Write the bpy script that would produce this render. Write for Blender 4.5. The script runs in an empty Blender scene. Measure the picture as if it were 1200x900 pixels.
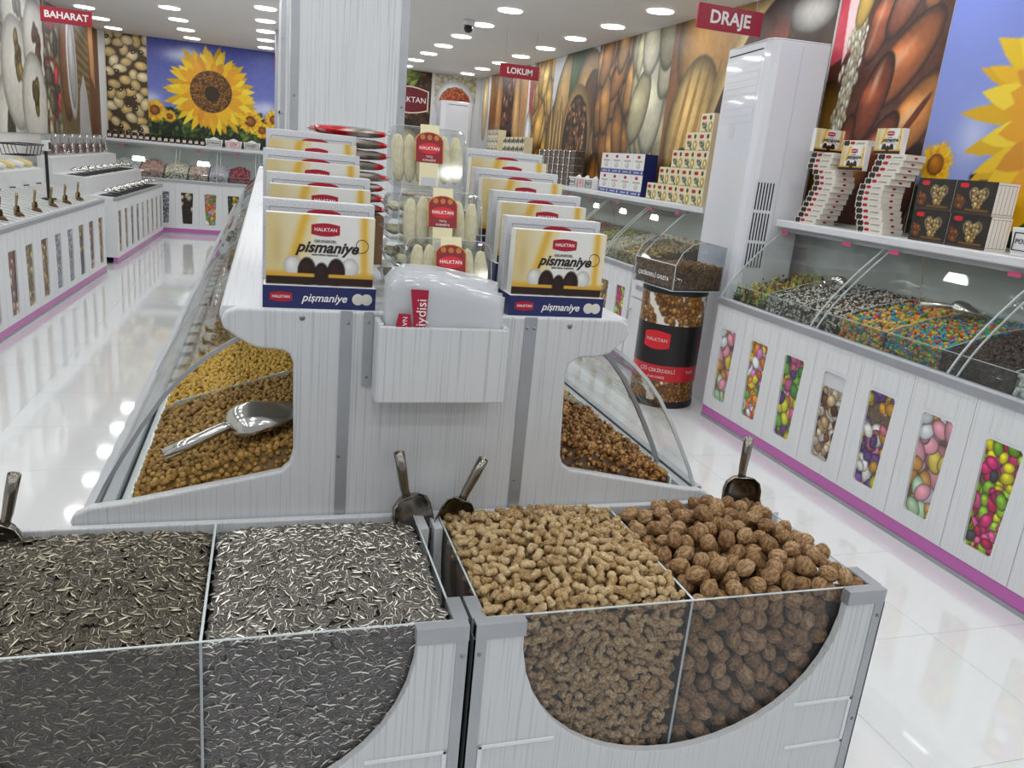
import bpy, bmesh, math, random
import numpy as np
from mathutils import Matrix, Vector

SC = bpy.context.scene
COL = SC.collection
PI = math.pi
# ------------------------------------------------------------------ camera
F_PX, YAW, PITCH, ROLL, CAM_H = 923.5, .3163, .2728, .09555, 1.55
_f = Vector((math.sin(YAW)*math.cos(PITCH), math.cos(YAW)*math.cos(PITCH), -math.sin(PITCH)))
_r = Vector((math.cos(YAW), -math.sin(YAW), 0)); _u = _r.cross(_f)
_r2 = _r*math.cos(ROLL)+_u*math.sin(ROLL); _u2 = -_r*math.sin(ROLL)+_u*math.cos(ROLL)
cam = bpy.data.cameras.new('camera'); cam.sensor_width = 36; cam.sensor_fit = 'HORIZONTAL'
cam.lens = F_PX/1200*36; cam.clip_start = .02; cam.clip_end = 100
camo = bpy.data.objects.new('camera', cam); COL.objects.link(camo)
camo.matrix_world = Matrix(((_r2.x, _u2.x, -_f.x, 0), (_r2.y, _u2.y, -_f.y, 0), (_r2.z, _u2.z, -_f.z, CAM_H), (0, 0, 0, 1)))
SC.camera = camo
# ------------------------------------------------------------------ world, exposure
world = bpy.data.worlds.new('soft_white_fill'); SC.world = world; world.use_nodes = True  # even fill light added for the unseen shop behind the camera
world.node_tree.nodes['Background'].inputs[0].default_value = (.93, .96, 1, 1)
world.node_tree.nodes['Background'].inputs[1].default_value = .40
LAMP_W = 2.35
SC.view_settings.view_transform = 'Standard'; SC.view_settings.look = 'None'
SC.view_settings.exposure = -0.08; SC.view_settings.gamma = 1; SC.view_settings.use_curve_mapping = False
CEIL = 2.88; XL, XR, YB, YF = -2.43, 3.52, 14.06, -1.6
XLF, SKEW = -3.25, .0381

# ------------------------------------------------------------------ materials
def lin(c):
    c = np.asarray(c, float)
    return np.where(c <= .04045, c/12.92, ((c+.055)/1.055)**2.4)
def hexc(h): return tuple(int(h[i:i+2], 16)/255 for i in (0, 2, 4))
MATS = {}
NTH = ('first', 'second', 'third', 'fourth', 'fifth', 'sixth', 'seventh', 'eighth', 'ninth', 'tenth', 'eleventh', 'twelfth', 'thirteenth', 'fourteenth', 'fifteenth', 'sixteenth')
def mat(name, col, rough=.5, metal=0, spec=.5, emit=0, coat=0, attr=False, grain=None, bump=None, noise=None):
    """col: sRGB hex. grain/noise = (scale xyz, hex2, contrast lo, hi); bump=(scale, strength)"""
    if name in MATS: return MATS[name]
    m = bpy.data.materials.new(name); m.use_nodes = True
    nt = m.node_tree; b = nt.nodes['Principled BSDF']
    c = (*lin(hexc(col)), 1)
    b.inputs['Base Color'].default_value = c
    b.inputs['Roughness'].default_value = rough; b.inputs['Metallic'].default_value = metal
    b.inputs['Specular IOR Level'].default_value = spec
    if coat: b.inputs['Coat Weight'].default_value = coat; b.inputs['Coat Roughness'].default_value = .05
    if emit:
        b.inputs['Emission Color'].default_value = c; b.inputs['Emission Strength'].default_value = emit
    if attr:
        a = nt.nodes.new('ShaderNodeVertexColor'); a.layer_name = 'Col'
        nt.links.new(a.outputs['Color'], b.inputs['Base Color'])
    tc = None
    if grain or noise or bump:
        tc = nt.nodes.new('ShaderNodeTexCoord')
    if grain or noise:
        sc_, h2, lo, hi = grain or noise
        mp = nt.nodes.new('ShaderNodeMapping'); mp.inputs['Scale'].default_value = sc_
        nt.links.new(tc.outputs['Object'], mp.inputs['Vector'])
        nz = nt.nodes.new('ShaderNodeTexNoise'); nz.inputs['Scale'].default_value = 1; nz.inputs['Detail'].default_value = 4
        nz.inputs['Roughness'].default_value = .6
        nt.links.new(mp.outputs['Vector'], nz.inputs['Vector'])
        rp = nt.nodes.new('ShaderNodeValToRGB')
        rp.color_ramp.elements[0].position = lo; rp.color_ramp.elements[1].position = hi
        rp.color_ramp.elements[0].color = (*lin(hexc(h2)), 1); rp.color_ramp.elements[1].color = c
        nt.links.new(nz.outputs['Fac'], rp.inputs['Fac'])
        if attr:
            mx = nt.nodes.new('ShaderNodeMix'); mx.data_type = 'RGBA'; mx.blend_type = 'MULTIPLY'; mx.inputs[0].default_value = 1
            nt.links.new(a.outputs['Color'], mx.inputs[6]); nt.links.new(rp.outputs['Color'], mx.inputs[7])
            nt.links.new(mx.outputs[2], b.inputs['Base Color'])
        else:
            nt.links.new(rp.outputs['Color'], b.inputs['Base Color'])
    if bump:
        nz = nt.nodes.new('ShaderNodeTexNoise'); nz.inputs['Scale'].default_value = bump[0]; nz.inputs['Detail'].default_value = 3
        nt.links.new(tc.outputs['Object'], nz.inputs['Vector'])
        if len(bump) > 2:
            mp2 = nt.nodes.new('ShaderNodeMapping'); mp2.inputs['Scale'].default_value = bump[2]; nt.links.new(tc.outputs['Object'], mp2.inputs['Vector']); nt.links.new(mp2.outputs['Vector'], nz.inputs['Vector'])
        bp = nt.nodes.new('ShaderNodeBump'); bp.inputs['Strength'].default_value = bump[1]; bp.inputs['Distance'].default_value = .004
        nt.links.new(nz.outputs['Fac'], bp.inputs['Height']); nt.links.new(bp.outputs['Normal'], b.inputs['Normal'])
    MATS[name] = m; return m
def clear(name, tint, refl=1.0, rough=.02, haze=0, hazecol='ffffff', ior=1.5):
    """thin clear sheet: straight-through tint + fresnel reflection (+ a little surface haze)"""
    if name in MATS: return MATS[name]
    m = bpy.data.materials.new(name); m.use_nodes = True; nt = m.node_tree
    nt.nodes.remove(nt.nodes['Principled BSDF']); out = nt.nodes['Material Output']
    t = nt.nodes.new('ShaderNodeBsdfTransparent'); t.inputs[0].default_value = (*lin(hexc(tint)), 1)
    g = nt.nodes.new('ShaderNodeBsdfGlossy'); g.inputs['Roughness'].default_value = rough
    fr = nt.nodes.new('ShaderNodeLayerWeight'); fr.inputs[0].default_value = .5
    pw = nt.nodes.new('ShaderNodeMath'); pw.operation = 'POWER'; pw.inputs[1].default_value = 5
    nt.links.new(fr.outputs['Facing'], pw.inputs[0])
    ml = nt.nodes.new('ShaderNodeMath'); ml.operation = 'MULTIPLY_ADD'; ml.inputs[1].default_value = refl*.9; ml.inputs[2].default_value = refl*.05
    nt.links.new(pw.outputs[0], ml.inputs[0])
    src = t
    if haze:
        d = nt.nodes.new('ShaderNodeBsdfDiffuse'); d.inputs[0].default_value = (*lin(hexc(hazecol)), 1)
        mh = nt.nodes.new('ShaderNodeMixShader'); mh.inputs[0].default_value = haze
        nt.links.new(t.outputs[0], mh.inputs[1]); nt.links.new(d.outputs[0], mh.inputs[2]); src = mh
    mx = nt.nodes.new('ShaderNodeMixShader')
    nt.links.new(ml.outputs[0], mx.inputs[0]); nt.links.new(src.outputs[0], mx.inputs[1]); nt.links.new(g.outputs[0], mx.inputs[2])
    nt.links.new(mx.outputs[0], out.inputs[0])
    MATS[name] = m; return m
WOOD = mat('pale_grained_laminate', 'd4d6d8', .42, grain=((260, 260, 2.2), 'b0b3b6', .30, .47))
WOODW = mat('white_grained_laminate', 'e3e5e6', .4, grain=((240, 240, 2.0), 'c8cacb', .30, .46))
WOODY = mat('white_grained_shelf', 'dcdee0', .4, grain=((200, 2.0, 200), 'c4c6c9', .30, .46))
WOODX = mat('white_grained_ledge', 'e2e4e6', .4, grain=((2.0, 200, 200), 'cccfd1', .30, .46))
WHITE = mat('white_laminate', 'e0e2e3', .35)
ALU = mat('brushed_aluminium', 'b4b7bb', .42, .55, grain=((6, 6, 6), 'a8abb0', .3, .7))
STEEL = mat('polished_steel', 'd4d2ce', .14, 1)
DSTEEL = mat('smoky_steel', '8f8a82', .2, 1)
SCREW = mat('zinc_screw', '8a8d90', .3, .9)
PINK = mat('pink_kickboard', 'c568b4', .3, coat=.3)
DARK = mat('matt_black', '141414', .8)  # plain black for slots and tray lids
BLACKP = mat('black_plastic', '18181a', .4)
PAPERW = mat('white_card', 'efefee', .5)
RED = mat('crimson_print', 'b0102e', .45)
LRED = mat('bright_red_print', 'd81f2a', .4)
INK = mat('dark_brown_ink', '2c1d17', .5)
WINK = mat('white_ink', 'f6f4f2', .5)
NAVY = mat('navy_card', '1d2560', .35, coat=.2)
PRINT = mat('printed_colour', 'ffffff', .45, attr=True)
PRINTG = mat('glossy_printed_colour', 'ffffff', .3, attr=True)
STUFFM = mat('coloured_pieces', 'ffffff', .45, attr=True)
CANDYM = mat('sugar_coated_pieces', 'ffffff', .22, attr=True)
SEEDM = mat('striped_shell', 'ffffff', .55, attr=True, spec=.3)
GLASS = clear('display_glass', 'fbfdfc', .8)
ACRYL = clear('smoky_acrylic', 'f5f5f6', .6, .03, .02, 'b0b4bc')
ACRYLC = clear('clear_acrylic', 'f3f5f7', .8, .03, .015)
GEDGE = mat('glass_edge', 'cfd7d8', .2, spec=.6)
PLASTIC = clear('thin_clear_plastic', 'f2f4f2', 1.0, .06, .03)

# ------------------------------------------------------------------ mesh helpers
def link(name, me, m=None, parent=None):
    o = bpy.data.objects.new(name, me); COL.objects.link(o)
    if m is not None and me is not None: me.materials.append(m)
    if parent is not None: o.parent = parent
    return o
def tag(o, label=None, cat=None, group=None, kind=None):
    if label: o['label'] = label
    if cat: o['category'] = cat
    if group: o['group'] = group
    if kind: o['kind'] = kind
    return o
def thing(name, label, cat, loc=(0, 0, 0), rz=0, group=None):
    o = bpy.data.objects.new(name, None); COL.objects.link(o); o.empty_display_size = .1
    o.location = loc; o.rotation_euler = (0, 0, rz)
    return tag(o, label, cat, group)
class MB:
    def __init__(s): s.v = []; s.f = []
    def add(s, v, f):
        n = len(s.v); s.v += [tuple(p) for p in v]; s.f += [tuple(i+n for i in q) for q in f]; return s
    def box(s, x0, x1, y0, y1, z0, z1):
        v = [(x, y, z) for z in (z0, z1) for y in (y0, y1) for x in (x0, x1)]
        return s.add(v, [(0, 2, 3, 1), (4, 5, 7, 6), (0, 1, 5, 4), (2, 6, 7, 3), (0, 4, 6, 2), (1, 3, 7, 5)])
    def prism(s, pts, a0, a1, ax='y'):
        """extrude a 2-D outline along an axis; pts are the two remaining coordinates in xyz order"""
        n = len(pts)
        def P(p, a): return {'x': (a, p[0], p[1]), 'y': (p[0], a, p[1]), 'z': (p[0], p[1], a)}[ax]
        v = [P(p, a0) for p in pts]+[P(p, a1) for p in pts]
        f = [tuple(range(n)), tuple(range(2*n-1, n-1, -1))]+[(i, i+n, (i+1) % n+n, (i+1) % n) for i in range(n)]
        return s.add(v, f)
    def strip(s, pts, th, a0, a1, ax='x'):
        """a sheet of thickness th following an open 2-D curve, extruded along an axis"""
        p = np.array(pts, float); t = np.gradient(p, axis=0); t /= np.linalg.norm(t, axis=1)[:, None]
        nrm = np.stack([-t[:, 1], t[:, 0]], 1)
        return s.prism([tuple(q) for q in p-nrm*th/2]+[tuple(q) for q in (p+nrm*th/2)[::-1]], a0, a1, ax)
    def tube(s, pts, r, n=8, cap=True):
        pts = [Vector(p) for p in pts]; rr = r if hasattr(r, '__len__') else [r]*len(pts)
        base = len(s.v); up = None
        for i, p in enumerate(pts):
            d = (pts[min(i+1, len(pts)-1)]-pts[max(i-1, 0)]).normalized()
            if up is None:
                up = Vector((0, 0, 1)) if abs(d.z) < .9 else Vector((1, 0, 0))
            a = d.cross(up).normalized(); b = a.cross(d).normalized(); up = b
            s.v += [tuple(p+(a*math.cos(k*2*PI/n)+b*math.sin(k*2*PI/n))*rr[i]) for k in range(n)]
        for i in range(len(pts)-1):
            for k in range(n):
                s.f.append((base+i*n+k, base+i*n+(k+1) % n, base+(i+1)*n+(k+1) % n, base+(i+1)*n+k))
        if cap:
            s.f.append(tuple(base+k for k in range(n))[::-1]); s.f.append(tuple(base+(len(pts)-1)*n+k for k in range(n)))
        return s
    def lathe(s, prof, n=24, c=(0, 0, 0)):
        base = len(s.v)
        for r, z in prof:
            s.v += [(c[0]+r*math.cos(2*PI*k/n), c[1]+r*math.sin(2*PI*k/n), c[2]+z) for k in range(n)]
        for i in range(len(prof)-1):
            for k in range(n):
                s.f.append((base+i*n+k, base+i*n+(k+1) % n, base+(i+1)*n+(k+1) % n, base+(i+1)*n+k))
        s.f.append(tuple(base+k for k in range(n))[::-1]); s.f.append(tuple(base+(len(prof)-1)*n+k for k in range(n)))
        return s
    def mesh(s, name):
        me = bpy.data.meshes.new(name); me.from_pydata(s.v, [], s.f); me.validate()
        bm = bmesh.new(); bm.from_mesh(me); bmesh.ops.recalc_face_normals(bm, faces=bm.faces); bm.to_mesh(me); bm.free()
        return me
    def build(s, name, m, parent=None, bevel=0, smooth=False, seg=2):
        me = s.mesh(name); o = link(name, me, m, parent)
        if smooth: me.polygons.foreach_set('use_smooth', [True]*len(me.polygons))
        if bevel:
            b = o.modifiers.new('bevel', 'BEVEL'); b.width = bevel; b.segments = seg; b.limit_method = 'ANGLE'; b.angle_limit = .6
        return o
def bx(name, m, parent, *d, bevel=0):
    return MB().box(*d).build(name, m, parent, bevel)
def npmesh(name, V, F, col=None, smooth=True):
    V = np.asarray(V, np.float32); F = np.asarray(F, np.int32); k = F.shape[1]
    me = bpy.data.meshes.new(name)
    me.vertices.add(len(V)); me.vertices.foreach_set('co', V.ravel())
    me.loops.add(F.size); me.loops.foreach_set('vertex_index', F.ravel())
    me.polygons.add(len(F)); me.polygons.foreach_set('loop_start', np.arange(0, F.size, k, dtype=np.int32))
    if smooth: me.polygons.foreach_set('use_smooth', np.ones(len(F), bool))
    me.update(calc_edges=True)
    if col is not None:
        a = me.color_attributes.new('Col', 'FLOAT_COLOR', 'POINT')
        c = np.ones((len(V), 4), np.float32); c[:, :3] = col; a.data.foreach_set('color', c.ravel())
    return me
def scatter(T, pos, rot, tint=None, scale=None):
    """join copies of template T=(V,F,C) at pos (N,3) with rotations rot (N,3,3), colour tint (N,3)"""
    V, F, C = T; N = len(pos)
    VV = np.einsum('nij,vj->nvi', rot, V)
    if scale is not None: VV = VV*np.asarray(scale)[:, None, None]
    VV = VV+pos[:, None, :]
    FF = F[None]+(np.arange(N)*len(V))[:, None, None]
    CC = np.broadcast_to(C[None], (N, len(V), 3)).copy()
    if tint is not None: CC *= tint[:, None, :]
    return VV.reshape(-1, 3), FF.reshape(-1, F.shape[1]), CC.reshape(-1, 3)
def rots(ax, ay, az):
    ca, sa, cb, sb, cc, sc_ = np.cos(ax), np.sin(ax), np.cos(ay), np.sin(ay), np.cos(az), np.sin(az)
    return np.stack([np.stack([cb*cc, sa*sb*cc-ca*sc_, ca*sb*cc+sa*sc_], -1),
                     np.stack([cb*sc_, sa*sb*sc_+ca*cc, ca*sb*sc_-sa*cc], -1),
                     np.stack([-sb, sa*cb, ca*cb], -1)], -2)
def ringmesh(st, n, flat=1.0):
    """body of revolution along x from stations (x, r), open ends closed by poles; returns V,F(tri)"""
    V = [(st[0][0], 0, 0)]
    for x, r in st[1:-1]:
        V += [(x, r*math.cos(2*PI*k/n), r*flat*math.sin(2*PI*k/n)) for k in range(n)]
    V.append((st[-1][0], 0, 0)); F = []
    m = len(st)-2
    for k in range(n):
        F.append((0, 1+(k+1) % n, 1+k))
        F.append((len(V)-1, 1+(m-1)*n+k, 1+(m-1)*n+(k+1) % n))
    for i in range(m-1):
        for k in range(n):
            a, b = 1+i*n+k, 1+i*n+(k+1) % n
            F += [(a, b, b+n), (a, b+n, a+n)]
    return np.array(V, float), np.array(F, int)
def ball(r=1., n=7, m=4):
    st = [(-r*math.cos(PI*i/m), r*math.sin(PI*i/m)) for i in range(m+1)]
    V, F = ringmesh(st, n); return V, F, np.ones((len(V), 3))
def copytree(o, parent=None, label=None, loc=None, rz=None):
    c = o.copy(); COL.objects.link(c); c.parent = parent
    if label: c['label'] = label
    if loc is not None: c.location = loc
    if rz is not None: c.rotation_euler = (c.rotation_euler[0], c.rotation_euler[1], rz)
    for ch in o.children: copytree(ch, c)
    return c
TXT = {}
def text(s, m, parent, loc, size, rot=(PI/2, 0, 0), width=None, shear=0, depth=.0004, name='lettering', sx=1, align='CENTER', bold=0):
    key = (s, shear, bold)
    if key not in TXT:
        cu = bpy.data.curves.new('lettering', 'FONT'); cu.body = s; cu.align_x = 'CENTER'; cu.align_y = 'CENTER'; cu.size = 1
        cu.shear = shear; cu.extrude = .02; cu.offset = bold; cu.resolution_u = 3
        t = bpy.data.objects.new('lettering', cu); COL.objects.link(t)
        dg = bpy.context.evaluated_depsgraph_get(); me = bpy.data.meshes.new_from_object(t.evaluated_get(dg))
        bpy.data.objects.remove(t); bpy.data.curves.remove(cu)
        xs = [v.co.x for v in me.vertices]; TXT[key] = (me, max(xs)-min(xs))
    me0, w = TXT[key]
    k = (s, shear, bold, m.name)
    if k not in TXT:
        me = me0.copy(); me.materials.clear(); me.materials.append(m); TXT[k] = me
    o = bpy.data.objects.new(name, TXT[k]); COL.objects.link(o); o.parent = parent
    if width: size = width/w
    o.location = loc; o.rotation_euler = rot; o.scale = (size*sx, size, depth/.02)
    return o

# ------------------------------------------------------------------ printed pictures (flat print as a fine coloured mesh)
class Img:
    def __init__(s, w, h, bg):
        s.w, s.h = w, h; s.a = np.zeros((h, w, 3)); s.a[:] = hexc(bg) if isinstance(bg, str) else bg
        s.Y, s.X = np.mgrid[0:h, 0:w].astype(float)
    def noise(s, sx, sy, amp, seed=0, mono=True):
        r = np.random.RandomState(seed)
        for o in range(3):
            gx, gy = max(2, int(s.w/sx*2**o)+2), max(2, int(s.h/sy*2**o)+2)
            g = r.rand(gy, gx)-.5
            yy = s.Y/s.h*(gy-1.001); xx = s.X/s.w*(gx-1.001); iy = yy.astype(int); ix = xx.astype(int)
            fy = yy-iy; fx = xx-ix
            v = g[iy, ix]*(1-fx)*(1-fy)+g[iy, ix+1]*fx*(1-fy)+g[iy+1, ix]*(1-fx)*fy+g[iy+1, ix+1]*fx*fy
            s.a += (v*amp/1.6**o)[..., None]
        return s
    def mask(s, m, c):
        c = np.array(hexc(c) if isinstance(c, str) else c); m = np.clip(m, 0, 1)[..., None]; s.a = s.a*(1-m)+c*m; return s
    def ell(s, cx, cy, rx, ry, ang, col, shade=.35, edge=.25, hl=.25):
        ca, sa = math.cos(ang), math.sin(ang); R = max(rx, ry)+2
        x0, x1 = max(0, int(cx-R)), min(s.w, int(cx+R)+1); y0, y1 = max(0, int(cy-R)), min(s.h, int(cy+R)+1)
        if x0 >= x1 or y0 >= y1: return s
        dx = s.X[y0:y1, x0:x1]-cx; dy = s.Y[y0:y1, x0:x1]-cy
        u = (dx*ca+dy*sa)/rx; v = (-dx*sa+dy*ca)/ry; d = np.sqrt(u*u+v*v)
        m = np.clip((1-d)*min(rx, ry)+.5, 0, 1)[..., None]
        c = np.array(hexc(col) if isinstance(col, str) else col)
        sh = 1-shade*np.clip(d, 0, 1)**2.2-edge*np.clip((d-.8)/.2, 0, 1)+hl*np.clip(1-np.hypot(dx/rx+.25, dy/ry-.35)*1.5, 0, 1)
        s.a[y0:y1, x0:x1] = s.a[y0:y1, x0:x1]*(1-m)+np.clip(c*sh[..., None], 0, 1)*m
        return s
    def poly(s, pts, col, feather=0):
        pts = np.array(pts); x0, y0 = np.maximum(np.floor(pts.min(0)).astype(int)-1, 0); x1, y1 = np.minimum(np.ceil(pts.max(0)).astype(int)+2, (s.w, s.h))
        if x0 >= x1 or y0 >= y1: return s
        cov = 0.
        for ox, oy in ((-.25, -.25), (.25, -.25), (-.25, .25), (.25, .25)):
            X = s.X[y0:y1, x0:x1]+ox; Y = s.Y[y0:y1, x0:x1]+oy; ins = np.zeros(X.shape, bool)
            for i in range(len(pts)):
                (ax, ay), (bx_, by) = pts[i], pts[i-1]
                if ay == by: continue
                ins ^= ((ay > Y) != (by > Y)) & (X < (bx_-ax)*(Y-ay)/(by-ay)+ax)
            cov = cov+ins*.25
        cov = cov[..., None]; s.a[y0:y1, x0:x1] = s.a[y0:y1, x0:x1]*(1-cov)+np.array(hexc(col) if isinstance(col, str) else col)*cov
        return s
    def pile(s, n, rx, ry, cols, seed=0, x=None, y=None, ang=None, jit=.25, shade=.4, edge=.3, hl=.3, keep=None):
        r = random.Random(seed); x = x or (0, s.w); y = y or (0, s.h)
        for i in range(n):
            cx, cy = r.uniform(*x), r.uniform(*y)
            if keep is not None and not keep(cx, cy): continue
            k = 1+r.uniform(-jit, jit); a = r.uniform(0, PI) if ang is None else r.gauss(*ang)
            c = np.array(hexc(r.choice(cols)))*r.uniform(.82, 1.06)
            s.ell(cx, cy, rx*k, ry*k, a, c, shade, edge, hl)
        return s
    def build(s, name, org, ud, vd, m, parent=None):
        """row 0 is the bottom; ud, vd are full edge vectors"""
        u = (np.arange(s.w)/(s.w-1))[None, :, None]; v = (np.arange(s.h)/(s.h-1))[:, None, None]
        V = (np.array(org)+u*np.array(ud)+v*np.array(vd)).reshape(-1, 3)
        i = (np.arange(s.h-1)[:, None]*s.w+np.arange(s.w-1)).ravel()
        F = np.stack([i, i+1, i+1+s.w, i+s.w], 1)
        me = npmesh(name, V, F, lin(np.clip(s.a, 0, 1)).reshape(-1, 3), False)
        return link(name, me, m, parent)
# ------------------------------------------------------------------ setting
R0 = random.Random(4)
FLOORM = mat('polished_white_tile', 'f2f4f4', .045, spec=.75, coat=.6)
def struct(o): o['kind'] = 'structure'; return o
fl = struct(bx('floor', mat('grey_tile_joint', 'b4b4b2', .6), None, XLF, XR+.1, YF, YB+.1, -.12, -.0025))
tw, td = .61, .605
xs = [2.385+tw*k for k in range(-10, 4)]; ys = [1.99+td*k for k in range(-6, 21)]
tile_me = {}
for i in range(len(xs)-1):
    for j in range(len(ys)-1):
        x0, x1 = max(xs[i], XLF), min(xs[i+1], XR+.1); y0, y1 = max(ys[j], YF), min(ys[j+1], YB+.1)
        if x1-x0 < .02 or y1-y0 < .02: continue
        key = (round(x1-x0, 3), round(y1-y0, 3))
        if key not in tile_me:
            w, d = (x1-x0)/2-.0009, (y1-y0)/2-.0009
            tile_me[key] = MB().box(-w, w, -d, d, -.01, 0).mesh('tile'); tile_me[key].materials.append(FLOORM)
        t = link('tile', tile_me[key], None, fl); t.location = ((x0+x1)/2, (y0+y1)/2, 0)
CEILM = mat('white_ceiling_paint', 'dcdad7', .7)
struct(bx('ceiling', CEILM, None, XLF, XR+.1, YF, YB+.1, CEIL, CEIL+.1))
WALLM = mat('white_wall_paint', 'e4e2de', .6)
wlo = struct(bx('wall_left', WALLM, None, -.1, 0, -15.9, .1, -.12, CEIL)); wlo.location = (XL, YB, 0); wlo.rotation_euler = (0, 0, -math.atan(SKEW))
struct(bx('wall_right', WALLM, None, XR, XR+.1, YF, YB+.1, -.12, CEIL))
struct(bx('wall_back', WALLM, None, XL+.002, XR, YB, YB+.1, -.12, CEIL))
# pillars clad in grained board with aluminium corner strips
for k, (y0, y1) in enumerate(((3.9, 4.4), (6.7, 7.15), (11.2, 11.65))):
    p = bpy.data.objects.new('pillar', None); COL.objects.link(p); p.location = (.36, y0, 0); struct(p)
    x0, x1, d = -.26, .26, y1-y0
    MB().box(x0+.002, x1-.002, .002, d-.002, 0, CEIL).build('cladding', WOOD, p)
    for (xa, xb) in ((x0, x0+.035), (x1-.035, x1)):
        MB().box(xa, xb, -.002, .03, .0, CEIL).build('corner_strip', ALU, p)
        MB().box(xa, xb, d-.03, d+.002, .0, CEIL).build('corner_strip', ALU, p)
    for xa in (x0+.017, x1-.017):
        for z in (1.75, 2.3): MB().lathe([(.006, 0), (.006, .003), (.003, .005)], 8).build('screw', SCREW, p).matrix_local = Matrix.Translation((xa, -.002, z)) @ Matrix.Rotation(PI/2, 4, 'X')
    if k == 1:
        f = MB()
        for a in ((.02, .5, 1.75, 1.77), (.02, .5, 2.6, 2.62)): f.box(x0-.012, x0, a[0], min(a[1], d-.02), a[2], a[3])
        for a in ((.02, .04), (d-.04, d-.02)): f.box(x0-.012, x0, a[0], a[1], 1.75, 2.62)
        f.build('notice_frame', WHITE, p)
    if k == 2: MB().box(x0-.006, x0-.001, .05, .3, 2.4, 2.62).build('notice', RED, p)

# ------------------------------------------------------------------ ceiling lights on their grid
LIGHTM = mat('lit_diffuser', 'ffffff', .5, emit=6)
ring_me = MB().lathe([(.1, -.004), (.122, -.004), (.13, 0), (.1, 0)], 28).mesh('ring'); ring_me.materials.append(WHITE)
dif_me = MB().lathe([(.11, -.012), (.11, -.0045)], 28).mesh('diffuser'); dif_me.materials.append(LIGHTM)
ld = bpy.data.lights.new('downlight', 'AREA'); ld.shape = 'DISK'; ld.size = .21; ld.energy = LAMP_W; ld.color = (.955, .985, 1)
LX = (-2.11, -1.06, -.02, 1.05, 2.11, 3.13)
for i, x in enumerate(LX):
    for k in range(16):
        y = 13.45-.985*k
        l = thing('ceiling_light', 'round ceiling downlight %s, %s from the far wall' % (('along the left wall', 'over the left aisle', 'left of the pillars', 'right of the pillars', 'over the right aisle', 'along the right wall')[i], NTH[k]), 'ceiling light', (x, y, CEIL), group='ceiling downlights')
        link('ring', ring_me, None, l); link('diffuser', dif_me, None, l)
        o = bpy.data.objects.new('bulb', ld); COL.objects.link(o); o.parent = l; o.location = (0, 0, -.014)

# ------------------------------------------------------------------ wall murals
def petal(im, cx, cy, a, r0, r1, wd, col):
    ca, sa = math.cos(a), math.sin(a); pts = []
    for t, w in ((0, .35), (.3, .9), (.55, 1), (.8, .6), (1, 0), (.8, -.6), (.55, -1), (.3, -.9), (0, -.35)):
        r = r0+(r1-r0)*t; pts.append((cx+r*ca-w*wd*sa, cy+r*sa+w*wd*ca))
    im.poly(pts, col)
def sunflower(im, cx, cy, R, seed=1, core=.42, sq=1.0):
    r = random.Random(seed)
    for lay, (cols, k) in enumerate(((('e0b010', 'd9a514', 'eec61c'), 1.0), (('f2c81e', 'f0bb18', 'f7d836'), .95), (('e8a41c', 'dc9420', 'f2bc22'), .78))):
        for i in range(26):
            a = 2*PI*(i+r.uniform(-.35, .35)+lay*.5)/26
            petal(im, cx, cy, a, R*core*.8, R*k*r.uniform(.84, 1.08), R*.085*r.uniform(.8, 1.2), r.choice(cols))
    im.ell(cx, cy, R*core, R*core*sq, 0, '5b3514', .25, .35, 0)
    for i in range(int(R*R*.35)):
        a, q = r.uniform(0, 2*PI), R*core*math.sqrt(r.uniform(.08, .95))
        im.ell(cx+q*math.cos(a), cy+q*math.sin(a)*sq, .9, .9, 0, r.choice(('8a5a1c', '3a200c', 'a87524', '4a2a10')), 0, 0, 0)
    im.ell(cx+R*.02, cy-R*.04, R*core*.36, R*core*.36*sq, 0, '33230f', .1, .1, 0)
def sky(im, top='5560b4', bot='9aa6de'):
    t = (im.Y/im.h)[..., None]; im.a = np.array(hexc(bot))*(1-t)+np.array(hexc(top))*t
def leaves(im, y1, seed, n=160):
    im.mask(1-np.clip((im.Y-y1*.7)/(y1*.3), 0, 1), '1c2a12')
    im.pile(n, im.h*.06, im.h*.025, ('3a5a1e', '2c4416', '4f7426', '1a2a10', '6a8a3a'), seed, y=(0, y1), shade=.5, hl=.1)
def mural(label, im, org, ud, vd, thick):
    t = thing('wall_mural', label, 'mural', org)
    o = np.zeros(3); n = np.cross(np.array(ud)/np.linalg.norm(ud), np.array(vd)/np.linalg.norm(vd))
    c = [o-n*thick+a*np.array(ud)+b*np.array(vd) for a in (0, 1) for b in (0, 1)]+[o-n*.0005+a*np.array(ud)+b*np.array(vd) for a in (0, 1) for b in (0, 1)]
    MB().add(c, [(0, 1, 3, 2), (4, 6, 7, 5), (0, 4, 5, 1), (2, 3, 7, 6), (0, 2, 6, 4), (1, 5, 7, 3)]).build('backing_board', WHITE, t)
    im.build('printed_sheet', o, ud, vd, PRINT, t)
    return t
ZM0 = 1.37
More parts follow.
